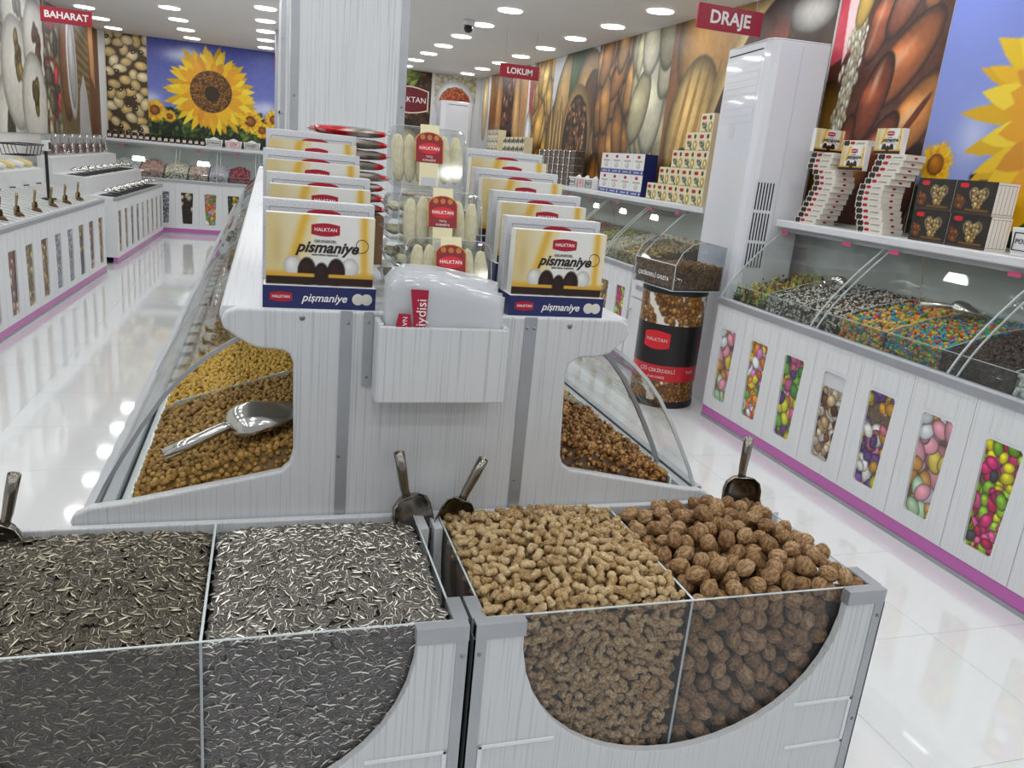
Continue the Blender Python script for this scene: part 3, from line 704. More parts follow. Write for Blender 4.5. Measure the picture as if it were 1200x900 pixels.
for ci, (tint, lab) in enumerate((((1.0, .93, .79), 'dark striped sunflower seeds heaped in the leftmost bin compartment'), ((1.7, 1.7, 1.7), 'grey striped sunflower seeds heaped beside the darker ones in the left bin'))):
    xa, xb = compart(0, ci); top = heap(0, ci, .04, -.012); g = np.random.RandomState(30+ci)
    N = 3500; x = g.uniform(xa+.006, xb-.006, N); y = g.uniform(BY0+.006, BY1-.008, N)
    h = top(x, y)-g.uniform(0, .011, N)
    e = .004; gx = (top(x+e, y)-top(x-e, y))/(2*e); gy = (top(x, y+e)-top(x, y-e))/(2*e)
    az = g.uniform(0, 2*PI, N); ax = np.arctan(gy)*np.cos(az)-np.arctan(gx)*np.sin(az)+g.normal(0, .38, N); ay = g.normal(0, .22, N)-np.arctan(gx*np.cos(az)+gy*np.sin(az))
    pos = np.stack([x, y, h], 1); ro = rots(ax, ay, az)
    M2 = 2800; x2 = g.uniform(xa+.004, xb-.004, M2); zc = cutz(0, x2); z2 = g.uniform(0, 1, M2); z2 = zc-.02+(top(x2, np.full(M2, BY0))-zc+.015)*z2
    y2 = BY0+.0035+g.uniform(0, .007, M2); e1 = g.normal(PI/2, .35, M2); e3 = g.normal(0, .12, M2); e2 = g.normal(0, .55, M2)
    pos2 = np.stack([x2, y2, z2], 1); ro2 = rots(e1, e2, e3)
    tn = np.array(tint)[None]*g.uniform(.72, 1.15, (N+M2, 1))*np.where(g.rand(N+M2, 1) < .05, 1.5, 1)
    V, F, C = scatter(SEED, np.concatenate([pos, pos2]), np.concatenate([ro, ro2]), tn, g.uniform(.85, 1.12, N+M2))
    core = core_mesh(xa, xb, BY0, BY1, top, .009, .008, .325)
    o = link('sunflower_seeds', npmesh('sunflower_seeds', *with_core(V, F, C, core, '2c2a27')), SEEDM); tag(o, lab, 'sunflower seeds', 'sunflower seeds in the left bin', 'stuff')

# ------------------------------------------------------------------ scoops
def scoop(label, loc, direc, face, L=.105, w=.040, hl=.10, m=None, hr=.0110, group='metal scoops', bend=.5):
    """direc: direction from blade lip to handle; face: direction the open bowl looks to. loc: blade/handle joint"""
    t = thing('scoop', label, 'scoop', (0, 0, 0), group=group); m = m or DSTEEL
    d = Vector(direc).normalized(); fz = Vector(face); fz = (fz-d*fz.dot(d)).normalized(); sx = d.cross(fz)
    t.matrix_world = Matrix(((sx.x, d.x, fz.x, loc[0]), (sx.y, d.y, fz.y, loc[1]), (sx.z, d.z, fz.z, loc[2]), (0, 0, 0, 1)))
    V = []; F = []; n = 13; S = ((0, .55, .45), (-.012, .88, .62), (-.03, 1, .68), (-.06, 1.0, .66), (-.085, 1.02, .5), (-L, .8, .12))
    for (y, k, dp) in S:
        for i in range(n):
            a = PI*i/(n-1); V.append((math.cos(a)*w*k, y, -math.sin(a)*w*dp*1.3))
    for j in range(len(S)-1):
        for i in range(n-1): F.append((j*n+i, j*n+i+1, (j+1)*n+i+1, (j+1)*n+i))
    V.append((0, .0, 0)); F += [(len(V)-1, i+1, i) for i in range(n-1)]
    b = MB().add(V, F).build('bowl', m, t, smooth=True); s = b.modifiers.new('t', 'SOLIDIFY'); s.thickness = .0012; s.offset = 0
    zc = -w*.30
    h = MB().tube([(0, -.006, zc), (0, .012, zc), (0, .022, zc), (0, hl*.6, zc+bend*.012), (0, hl, zc+bend*.02)], [hr*.9, hr*.82, hr*.9, hr, hr*1.04], 14, False)
    o = h.build('handle', m, t, smooth=True); s = o.modifiers.new('t', 'SOLIDIFY'); s.thickness = .0012
    return t
scoop('metal scoop standing in the grey sunflower seeds against the bin back', (.292, 1.503, .858), (-.25, .12, 1), (.35, -.9, .35), m=DSTEEL, w=.046, L=.13)
scoop('metal scoop standing in the peanuts with its handle leaning right', (.409, 1.505, .845), (.44, .12, 1), (.1, -1, .3), w=.038)
scoop('metal scoop standing upright in the walnuts at the back corner of the bin', (1.088, 1.49, .882), (.05, .14, 1), (-.1, -1, .1), m=DSTEEL, w=.048, L=.13)
scoop('metal scoop standing in the dark sunflower seeds at the left frame edge', (-.456, 1.50, .832), (.26, .1, 1), (-.2, -.9, .4), m=DSTEEL, w=.046, L=.13)
# ------------------------------------------------------------------ central island with curved glass on both sides
IX, IY, IE = .35, 1.56, 9.6
isl = thing('display_island', 'long white double sided display island with curved glass and grained end panel', 'counter', (IX, IY, 0))
def L(pts): return [(x-IX, z) for x, z in pts]
out = [(-.335, 0), (1.035, 0), (1.035, .79), (1.045, .80), (1.045, .812), (1.02, .824), (.972, .829), (.671, .887), (.652, .899), (.643, .92), (.632, 1.115), (.640, 1.138), (.66, 1.151), (.70, 1.153), (.732, 1.162), (.768, 1.197), (.776, 1.212), (.768, 1.230), (.748, 1.240),
       (-.05, 1.238), (-.072, 1.230), (-.081, 1.213), (-.075, 1.197), (-.052, 1.180), (-.030, 1.166), (-.012, 1.159), (.015, 1.157), (.034, 1.155), (.048, 1.146), (.054, 1.128), (.057, .945), (.050, .918), (.033, .901), (-.253, .843), (-.320, .834), (-.348, .822), (-.357, .810), (-.357, .797), (-.345, .79)]
MB().prism(L(out), -.0, .025).build('end_panel', WOOD, isl, .006, seg=3)
for (a, b) in ((.1425, .1655), (.5265, .5535)): bx('metal_strip', ALU, isl, a-IX, b-IX, -.0025, -.0002, .55, 1.2385)
def screw(parent, x, y, z, r=.005):
    MB().lathe([(r, 0), (r, .0012), (r*.5, .003)], 10).build('screw', SCREW, parent).matrix_local = Matrix.Translation((x, y, z)) @ Matrix.Rotation(PI/2, 4, 'X')
for x, z, r in ((.069, 1.222, .0055), (.158, 1.215, .003), (.532, 1.215, .003), (.547, 1.215, .003), (.629, 1.222, .0055), (.147, .931, .003), (.536, .867, .003), (.212, 1.222, .004)): screw(isl, x-IX, -.0026 if r < .004 else -.0004, z, r)
ln = IE-IY
MB().prism(L([(-.083, 1.212), (.778, 1.212), (.781, 1.220), (.776, 1.237), (-.078, 1.237), (-.084, 1.228)]), .026, ln).build('shelf', WOODY, isl, .003)
bx('core_partition', WHITE, isl, -.014, .014, .026, ln, .10, 1.211)
bx('base_cabinet', WOODW, isl, -.655, .655, .026, ln, .10, .78)
bx('kickboard', PINK, isl, -.635, .635, .03, ln-.01, .0, .10)
bx('far_end_panel', WOOD, isl, -.66, .66, ln, ln+.02, 0, .8)
prL = [(-.318, .822), (-.297, .868), (-.265, .926), (-.228, .990), (-.187, 1.051), (-.150, 1.094), (-.109, 1.131), (-.070, 1.158), (-.020, 1.188), (.02, 1.2115)]
prR = [(2*IX-x, z) for x, z in prL]
seams = [.03+.98*k for k in range(9)]; seams[-1] = ln-.002
for side, pr in ((0, prL), (1, prR)):
    p = L(pr)
    for k in range(8):
        MB().strip(p, .005, seams[k]+.002, seams[k+1]-.002, 'y').build('curved_pane', GLASS, isl, smooth=False)
        MB().strip(p, .008, seams[k]-.0015, seams[k]+.005, 'y').build('pane_edge', GEDGE if (k or side) else ALU, isl)
    s = 1 if side == 0 else -1; x0 = -.338-IX if side == 0 else 2*IX+.338-IX
    def rb(a, b): return tuple(sorted((x0+s*a, x0+s*b)))
    bx('rail', ALU, isl, *rb(0, .022), .026, ln, .775, .822)
    bx('rail_groove', mat('dark_rail_line', '5a5e63', .5), isl, *rb(.0225, .027), .026, ln, .775, .816)  # dark grey strip set between the two rails
    bx('rail', ALU, isl, *rb(.0275, .050), .026, ln, .775, .818)
    bx('tray_lip', mat('pale_glass_lip', 'd5e2df', .15), isl, *rb(.085, .089), .03, ln, .775, .848)
    bx('tray_floor', WHITE, isl, *sorted((x0+s*.055, -s*.015)), .028, ln, .781, .80)
# thick inner trim of the first right pane
MB().strip(L([(x-.012, z-.004) for x, z in prR]), .010, .20, .212, 'y').build('pane_trim', ALU, isl)
DIV = (.56, 1.08, 1.55, 2.1, 2.65, 3.2, 3.8, 4.4, 5.0, 5.6, 6.2, 6.8, 7.4)
def surf(side, u):   # u: 0 outer lip .. 1 core
    return .85+.15*u
for side in (0, 1):
    s = 1 if side == 0 else -1
    for d in DIV:
        pts = [(-s*.015+(-s)*0, .80), (-s*.015, 1.018), (-s*.3, .956), (-s*.57, .872), (-s*.598, .850), (-s*.598, .80)]
        MB().prism(pts, d-.002, d+.002).build('divider', GEDGE, isl)
# bag holder screwed to the end panel
ph = MB(); x0, x1, y0, y1, z0, z1 = .208-IX, .470-IX, -.078, -.003, 1.072, 1.230
ph.box(x0, x1, y0, y0+.012, z0, z1-.004); ph.box(x0, x0+.012, y0+.012, y1, z0, z1); ph.box(x1-.012, x1, y0+.012, y1, z0, z1); ph.box(x0+.012, x1-.012, y0+.012, y1, z0, z0+.012)
po = ph.build('bag_holder', WOOD, isl, .003)
bx('bracket', ALU, po, x0-.020, x0-.001, -.0045, -.001, 1.085, 1.238)
for z in (1.105, 1.218): screw(po, x0-.011, -.0046, z, .003)

# ------------------------------------------------------------------ loose goods in the island
def grains(T, xr, yr, surf_fn, n, layers, size, cols, seed, jit=.3, front=None):
    g = np.random.RandomState(seed); step = size*.9
    nx, ny = max(1, int((xr[1]-xr[0])/step)), max(1, int((yr[1]-yr[0])/step)); P = []
    for l in range(layers):
        X, Y = np.meshgrid((np.arange(nx)+.5+.5*(l % 2))*step+xr[0], (np.arange(ny)+.5+.5*(l % 2))*step+yr[0])
        X = np.clip(X+g.normal(0, jit*size, X.shape), xr[0]+size*.45, xr[1]-size*.45); Y = np.clip(Y+g.normal(0, jit*size, Y.shape), yr[0]+size*.45, yr[1]-size*.45)
        P.append(np.stack([X, Y, surf_fn(X, Y)-size*(.35+.55*l)+g.normal(0, size*.16, X.shape)], -1).reshape(-1, 3))
    if front is not None:
        nf = int((xr[1]-xr[0])*.11/(size*size)*1.7); x = g.uniform(xr[0]+size*.4, xr[1]-size*.4, nf); zt = surf_fn(x, np.full(nf, yr[0]))
        P.append(np.stack([x, yr[0]+size*g.uniform(.3, .7, nf), front+(zt-front)*g.uniform(0, 1, nf)], 1))
    P = np.concatenate(P); N = len(P); R_ = rots(*g.uniform(0, 2*PI, (3, N)))
    pal = np.array([lin(hexc(c)) for c in cols]); tint = pal[g.randint(len(cols), size=N)]*g.uniform(.82, 1.12, (N, 1))
    return scatter(T, P, R_, tint, g.uniform(.88, 1.12, N)*size)
def bedmesh(xr, yr, f, zb, off):
    n = 8; gx = np.linspace(*xr, n); gy = np.linspace(*yr, n); V = []; F = []
    for y in gy:
        for x in gx: V.append((x, y, float(f(np.array(x), np.array(y)))-off))
    for j in range(n-1):
        for i in range(n-1): a = j*n+i; F += [(a, a+1, a+1+n), (a, a+1+n, a+n)]
    b = len(V); ring = list(range(n))+[j*n+n-1 for j in range(1, n)]+[(n-1)*n+i for i in range(n-2, -1, -1)]+[j*n for j in range(n-2, 0, -1)]
    for i in ring: V.append((V[i][0], V[i][1], zb))
    m = len(ring)
    for k in range(m): F += [(ring[k], b+k, b+(k+1) % m), (ring[k], b+(k+1) % m, ring[(k+1) % m])]
    return np.array(V), np.array(F)
BALL = ball(.5, 8, 5); BALLS = ball(.5, 7, 4)
def flake(n=6, seed=3):
    V, F = ringmesh([(-.5, 0), (-.32, .34), (0, .42), (.3, .3), (.5, 0)], n, .6); V = V+np.random.RandomState(seed).normal(0, .09, V.shape); return V, F, np.ones((len(V), 3))
FLAKE = flake()
def goods(name, label, group, T, xr, yr, f, size, cols, seed, layers=2, m=None, core='403018', zb=None, cat='goods', extra=None, face=True):
    V, F, C = grains(T, xr, yr, f, 0, layers, size, cols, seed, front=zb+size*.3 if face else None)
    bv, bf = bedmesh(xr, (yr[0]+size*.5, yr[1]), f, zb, size*(.4+.4*layers)); 
    if extra: F = np.concatenate([F, extra[1]+len(V)]); V = np.concatenate([V, extra[0]]); C = np.concatenate([C, extra[2]])
    V2 = np.concatenate([V, bv]); F2 = np.concatenate([F, bf+len(V)]); C2 = np.concatenate([C, np.broadcast_to(lin(hexc(core)), (len(bv), 3))])
    o = link(name, npmesh(name, V2, F2, C2), m or STUFFM); return tag(o, label, cat, group, 'stuff')
def slope(side, bump=.02):
    def f(x, y):
        u = np.clip((x+.25)/.58, 0, 1) if side == 0 else np.clip((.95-x)/.58, 0, 1)
        return .856+.15*u+bump*np.sin(PI*u)
    return f
isl_goods = (
 (0, .03, .558, 'roasted_chickpeas', 'brown roasted chickpeas under the left glass of the island, nearest the end panel', BALL, .0128, ('a9803c', '96702f', 'b88f4a', '8a6428'), 1, '6a4e20'),
 (0, .562, 1.078, 'yellow_chickpeas', 'yellow roasted chickpeas behind the brown ones in the island', BALL, .0128, ('d9ae48', 'cda03c', 'e2ba5a'), 1, '8e6c28'),
 (0, 1.082, 1.548, 'pistachios', 'tan nuts under the second left glass pane of the island', FLAKE, .016, ('c9a76a', 'b8935a', 'd8bc86'), 1, '6a4f2c'),
 (0, 1.552, 2.098, 'mixed_nuts', 'brown mixed nuts further along the left side of the island', FLAKE, .017, ('8a5a34', 'a87848', '6c4226'), 1, '4a2f1a'),
 (0, 2.102, 2.648, 'pumpkin_seeds', 'pale pumpkin seeds further along the left side of the island', FLAKE, .016, ('dcd6c0', 'cfc6a8', 'e6e0cc'), 1, '9a927a'),
 (0, 2.652, 3.198, 'hazelnuts', 'round brown hazelnuts halfway along the left side of the island', BALLS, .016, ('9a6236', 'ab7444', '85502a'), 1, '50321a'),
 (0, 3.202, 3.798, 'cashews', 'cream cashew nuts past halfway along the left side of the island', FLAKE, .020, ('e2cfa4', 'd6be8c', 'ecdcb6'), 1, '8a744a'),
 (1, .03, .558, 'walnut_kernels', 'brown walnut kernels under the right glass of the island', FLAKE, .0165, ('a8763c', '8e5e2c', 'be8c4e', '74481f', 'c79a5c'), 2, '50341a'),
 (1, .562, 1.078, 'pale_almonds', 'pale nuts behind the walnut kernels in the island', FLAKE, .019, ('d6b878', 'c8a566', 'e2caa0'), 1, '6a5030'),
 (1, 1.082, 1.548, 'dark_raisins', 'dark raisins further along the right side of the island', FLAKE, .019, ('4a2a1c', '5e3622', '38201a'), 1, '2a1810'))
for q, (side, d0, d1, nm, lab, T, sz, cols, ly, core) in enumerate(isl_goods):
    xr = ((-.248, .334) if not (2.05 < d1 < 3.25) else (-.248, .094)) if side == 0 else (.366, .946)
    goods(nm, lab, 'loose goods in the island', T, xr, (IY+d0, IY+d1), slope(side), sz, cols, 50+q, ly, None, core, .803, face=q in (0, 7))
def liescoop(label, loc, ang, m=STEEL, k=1.0, tilt=.12, group='metal scoops'):
    return scoop(label, loc, (math.cos(ang)*math.cos(tilt), math.sin(ang)*math.cos(tilt), math.sin(tilt)), (0, 0, -1), .12*k, .046*k, .11*k, m, .011*k, group)
liescoop('shiny steel scoop lying face down on the brown chickpeas', (-.066, 1.662, .948), PI*1.10, k=1.25, tilt=-.28)
liescoop('steel scoop lying on the pale nuts behind the walnut kernels', (.70, 2.2, 1.005), -.6, tilt=-.05)

# ------------------------------------------------------------------ sweet boxes on the island shelf
def logo(parent, cx, z, w, y, m1=RED, txt=True, rot=None, tw=.78):
    h = w*.47; a = []
    for t in np.linspace(0, 1, 7): a.append((cx-w/2+w*t, z+h*.5*(.7+.3*math.sin(PI*t))))
    for t in np.linspace(1, 0, 7): a.append((cx-w/2+w*t, z-h*.5*(.7+.3*math.sin(PI*t))))
    o = MB().prism(a, y, y-.0005).build('logo_patch', m1, parent)
    if txt: text('HALKTAN', WINK, o, (cx, y-.0008, z), .01, width=w*tw, bold=.01)
    return o
bimg = Img(100, 64, 'ecebe6')
g_ = bimg
g_.mask(np.clip(1.1-g_.X/44, 0, 1), 'decb94'); g_.mask(np.exp(-((g_.X-26-(g_.Y-30)*.28)/5)**2)*.95, 'e4b43a'); g_.mask(np.exp(-((g_.X-36-(g_.Y-30)*.25)/3)**2)*.6, 'edd48a')
g_.mask(np.exp(-((g_.X-90-(g_.Y-32)*(-.03))/4)**2)*.95, 'e6b236'); g_.mask(np.clip((g_.X-92)/7, 0, 1)*.7, 'ecdcae'); g_.mask(.3*np.exp(-((g_.X-10)/5)**2-((g_.Y-34)/20)**2), 'b4923e')
g_.mask((g_.Y < 14)*.8*np.exp(-((g_.Y-9)/4)**2), 'dba838')
for cx in (24, 77): g_.ell(cx, 17, 8, 9, 0, 'e0dfdc', .12, .1, .1)
for cx, r in ((37, 8.5), (64, 8.5), (50.5, 7)):
    g_.ell(cx, 12 if r > 8 else 10, r, r*1.55, 0, '2a1512', .3, .2, .35)
g_.poly([(0, 7), (44, 7), (44, 10.5), (0, 10.5)], 'dba838'); g_.poly([(57, 7), (100, 7), (100, 10.5), (57, 10.5)], 'dba838')
g_.poly([(0, 0), (100, 0), (100, 7.5), (0, 7.5)], '2a1610')
def sweet_box(label):
    t = thing('sweet_box', label, 'box', group='upright boxes of floss sweets on the island')
    w, h, d = .205, .136, .034
    bx('carton', PAPERW, t, -w/2, w/2, 0, d, 0, h)
    bimg.build('front_print', (-w/2, -.0006, 0), (w, 0, 0), (0, 0, h), PRINTG, t)
    logo(t, .008, h*.80, .054, -.0008)
    text('pismaniye', INK, t, (.012, -.0012, h*.545), .01, width=.122, shear=.35, bold=.028); bx('cedilla', INK, t, -.0205, -.0180, -.0016, -.001, h*.47, h*.495)
    text('sade kakao kaplamalı', INK, t, (.008, -.0012, h*.445), .004, width=.05)
    text('GELENEKSEL', INK, t, (.008, -.0012, h*.635), .004, width=.042)
    r = MB(); r.tube([(.078+.013*math.cos(a)*(1-.06*a), -.0011, h*.60+.013*math.sin(a)*(1-.06*a)) for a in np.linspace(-2.4, 4.2, 22)], .0007, 4); r.build('flourish', INK, t)
    return t
def back_box(label):
    t = thing('patterned_box', label, 'box', group='grey patterned boxes behind the sweet boxes')
    GP = mat('grey_speckled_card', 'dedfe2', .5, noise=((420, 420, 420), 'bfc1c6', .38, .6))
    w, h, d = .216, .158, .038
    bx('carton', GP, t, -w/2, w/2, 0, d, 0, h, bevel=.0015)
    m = MB(); ln_ = .0012
    for (a, b, c, e) in ((-w/2+.012, w/2-.012, h-.016, h-.016+ln_), (-w/2+.012, -w/2+.012+ln_, .02, h-.016), (w/2-.012-ln_, w/2-.012, .02, h-.016)): m.box(a, b, -.0004, .0001, c, e)
    m.build('printed_border', mat('grey_line_ink', '7f8186', .5), t)
    m = MB(); m.prism([(.008+.034*math.cos(a), h-.024+.009*math.sin(a)) for a in np.linspace(0, 2*PI, 24, False)], -.0005, 0); m.build('red_crest', RED, t)
    return t
def blue_box(label):
    t = thing('blue_box', label, 'box', group='flat blue boxes of floss sweets on the island')
    w, h, d = .216, .0445, .146
    bx('carton', NAVY, t, -w/2, w/2, 0, d, 0, h, bevel=.0008)
    bx('white_top', PAPERW, t, -w/2+.001, w/2-.001, .001, d-.001, h, h+.0004)
    logo(t, -.074, h*.52, .042, -.0004)
    text('pismaniye', WINK, t, (.008, -.0008, h*.5), .01, width=.088, shear=.3, bold=.014); bx('cedilla', WINK, t, -.0155, -.0137, -.0012, -.0006, h*.27, h*.33)
    for cx in (.073, .090): MB().lathe([(.0115, 0), (.011, .0008), (.006, .0013)], 16).build('sweet_picture', mat('pale_sweet_print', 'dcd8cf', .5), t).matrix_local = Matrix.Translation((cx, -.0003, h*.5)) @ Matrix.Rotation(PI/2, 4, 'X')
    return t
sb0 = sweet_box('x'); bb0 = back_box('x'); ub0 = blue_box('x'); used = [0, 0, 0]
RK = ('front', 'second', 'third', 'rearmost')
def put(proto, i, label, loc, rz):
    if not used[i]: used[i] = 1; o = proto; o['label'] = label; o.location = loc; o.rotation_euler = (0, 0, rz); return o
    return copytree(proto, None, label, loc, rz)
for ci, (cx, side) in enumerate(((.106, 'left'), (.602, 'right'))):
    for k in range(4):
        y = 1.572+.152*k; xk = cx+(-.003, .004, -.004, .002)[k]
        for j in range(k+1):
            put(ub0, 2, ('flat navy blue sweet box at the front of the %s row, white lettering' % side) if k == 0 else 'flat navy blue box under the %s upright box of the %s row, %s layer up' % (RK[k], side, NTH[j]), (xk, y, 1.2375+.0452*j), R0.uniform(-.006, .006))
        zt = 1.2375+.0452*(k+1)
        put(sb0, 0, 'white and gold sweet box, %s in the %s row on the island' % (RK[k], side), (xk+.0, y+.014, zt), R0.uniform(-.01, .01))
        put(bb0, 1, 'grey patterned box behind the %s sweet box of the %s row' % (RK[k], side), (xk-.001, y+.066, zt), 0)

# ------------------------------------------------------------------ clear packs of finger cookies, red snack packs, bags
def rrect(w, h, r, n=5):
    p = []
    for (cx, cy, a0) in ((w/2-r, h/2-r, 0), (-w/2+r, h/2-r, PI/2), (-w/2+r, -h/2+r, PI), (w/2-r, -h/2+r, 1.5*PI)):
        p += [(cx+r*math.cos(a0+PI/2*i/n), cy+r*math.sin(a0+PI/2*i/n)) for i in range(n+1)]
    return p
def shellpack():
    t = thing('cookie_pack', 'x', 'cookie pack', group='clear packs of finger cookies')
    W, H = .186, .142; m = MB(); rings = []
    for (s, z) in ((.86, .0), (.90, .004), (.94, .022), (1.0, .024), (1.0, .028), (.95, .029), (.92, .044), (.86, .050)):
        rings.append([(x, y, z) for x, y in rrect(W*s, H-W*(1-s), .026*s)])
    n = len(rings[0]); V = [p for r in rings for p in r]; F = []
    for j in range(len(rings)-1):
        for i in range(n): F.append((j*n+i, j*n+(i+1) % n, (j+1)*n+(i+1) % n, (j+1)*n+i))
    F.append(tuple(range(n))[::-1]); F.append(tuple((len(rings)-1)*n+i for i in range(n)))
    m.add(V, F).build('clear_shell', PLASTIC, t, smooth=False)
    e = MB(); r = rrect(W*1.0, H, .026); e.tube([(x, y, .026) for x, y in r]+[(r[0][0], r[0][1], .026)], .0011, 5); e.build('shell_rim', clear('bright_plastic_rim', 'dfe6e6', 1, .1, .45), t)
    CR = mat('cream_label', 'efe6bd', .5); MR = mat('maroon_label', '8e1420', .4)
    MB().box(-.022, .022, -H/2+.004, H/2+.001, .0502, .0508).build('label_band', CR, t)
    pts = [(-.031, -.014), (.031, -.014), (.031, .034)]+[(.031*math.cos(a), .034+.020*math.sin(a)) for a in np.linspace(.2, PI-.2, 8)]+[(-.031, .034)]
    o = MB().prism([(x*1.07, y*1.03) for x, y in pts], .0508, .0512, 'z').build('label_border', mat('orange_label_edge', 'd8923c', .4), t)
    MB().prism(pts, .0512, .0516, 'z').build('label', MR, t)
    for cx in (-.016, 0, .016): MB().lathe([(.006, .0516), (.006, .0519)], 10, (cx, .043, 0)).build('cookie_picture', mat('label_gold', 'c07a34', .4), o)
    MB().prism([(.026*math.cos(a), .018+.0125*math.sin(a)) for a in np.linspace(0, 2*PI, 18, False)], .0516, .0518, 'z').build('logo_patch', LRED, o)
    text('HALKTAN', WINK, t, (0, .018, .0521), .01, (0, 0, 0), width=.046, bold=.01)
    text('TATLI', WINK, t, (0, -.001, .0518), .01, (0, 0, 0), width=.016); text('KURABİYE', WINK, t, (0, -.009, .0518), .01, (0, 0, 0), width=.03)
    MB().box(-.017, .017, -.066, -.048, .0508, .0511).build('price_label', mat('pale_blue_label', 'c9cfd6', .5), t)
    return t
sp0 = shellpack(); spu = [0]
cook = []
for s in range(3):
    V, F = ringmesh([(-.5, 0), (-.44, .30), (-.25, .46), (.05, .5), (.3, .44), (.46, .26), (.5, 0)], 10, .85); V = V*np.array([.112, .031, .028])+np.random.RandomState(s).normal(0, .0006, V.shape)
    me = npmesh('finger_cookie', V, F); me.materials.append(mat('pale_cookie_dough', 'f0e8cc', .75, noise=((60, 200, 200), 'ddd0a8', .35, .65))); cook.append(me)
def pack(label, loc, tilt, rz=0, n=6):
    if not spu[0]: spu[0] = 1; o = sp0
    else: o = copytree(sp0)
    o['label'] = label
    M_ = Matrix.Translation(loc) @ Matrix.Rotation(rz, 4, 'Z') @ Matrix.Rotation(tilt, 4, 'X'); o.matrix_world = M_
    for i in range(n):
        x = (-.068, -.041, -.013, .013, .041, .068)[i]
        c = bpy.data.objects.new('finger_cookie', cook[i % 3]); COL.objects.link(c)
        c.matrix_world = M_ @ Matrix.Translation((x, R0.uniform(-.004, .004), .022)) @ Matrix.Rotation(PI/2+R0.uniform(-.06, .06), 4, 'Z')
        tag(c, 'pale finger cookie, %s from left, in the ' % NTH[i]+' '.join(label.replace('clear plastic pack of finger cookies ', 'clear pack ').split()[:8]), 'cookie', 'finger cookies in clear packs')
zs = 1.2375
pack('clear plastic pack of finger cookies low in front behind the plastic bags', (.372, 1.660, 1.305), 1.25, -.05)
pack('clear plastic pack of finger cookies standing in the middle of the island', (.372, 1.775, 1.398), 1.27, -.04)
pack('clear plastic pack of finger cookies standing on top at the back', (.361, 1.925, 1.535), 1.36, -.02)
for k in range(4): pack('clear plastic pack of finger cookies lying flat, %s in its stack' % ('lowest', 'second', 'third', 'topmost')[k], (.362, 1.945, zs+.0008+.0545*k), 0, .03*(-1)**k)
pack('clear plastic pack of finger cookies lying flat under the middle standing one', (.372, 1.79, zs+.0008), 0, .02)
pack('clear plastic pack of finger cookies lying second under the middle standing one', (.366, 1.792, zs+.0555), 0, -.02)
def snack(k, loc, rz):
    V = []; F = []; nx, ny = 12, 7; g2 = random.Random(k)
    def ptn(u, v, s):
        x = (u-.5)*.20; y = (v-.5)*.13; e = (max(0, math.sin(PI*u))**.22)*(max(0, math.sin(PI*v))**.25); return (x+g2.gauss(0, .0006), y, s*.0135*e+g2.gauss(0, .0007)*e)
    for s in (1, -1):
        for j in range(ny):
            for i in range(nx): V.append(ptn(.5-.5*math.cos(PI*i/(nx-1)), .5-.5*math.cos(PI*j/(ny-1)), s))
        b = 0 if s == 1 else nx*ny
        for j in range(ny-1):
            for i in range(nx-1): F.append((b+j*nx+i, b+j*nx+i+1, b+(j+1)*nx+i+1, b+(j+1)*nx+i))
    V = np.array(V); rd, gr = lin(hexc('b81826')), lin(hexc('8e857a')); g3 = np.random.RandomState(k)
    C = np.where((np.abs(V[:, :1]-.035) < .045), gr, rd)*g3.uniform(.55, 1.35, (len(V), 1)); C[(g3.rand(len(V)) < .08)] = lin(hexc('e8dcd8'))
    t = thing('snack_pack', 'red and grey foil snack pack, %s in its stack' % ('lowest', 'second from the bottom', 'third from the bottom', 'fourth from the bottom', 'fifth from the bottom', 'sixth from the bottom', 'second from the top', 'topmost')[k], 'snack pack', loc, rz, 'red snack packs on the island')
    link('foil_bag', npmesh('foil_bag', V, F, C), mat('crinkled_foil', 'ffffff', .25, attr=True, bump=(60, .5)), t)
    s = MB(); s.box(-.104, -.099, -.062, .062, -.0006, .0006); s.box(.099, .104, -.062, .062, -.0006, .0006); s.build('crimped_seal', RED, t)
bx0 = thing('display_carton', 'plain brown carton supporting the red snack packs', 'carton', (.215, 2.32, zs))
bx('carton', mat('brown_card', '8a6a48', .7), bx0, -.1, .1, -.07, .07, 0, .134)
for k in range(8): snack(k, (.215+R0.uniform(-.012, .012), 2.32, zs+.150+.0290*k), R0.uniform(-.12, .12))
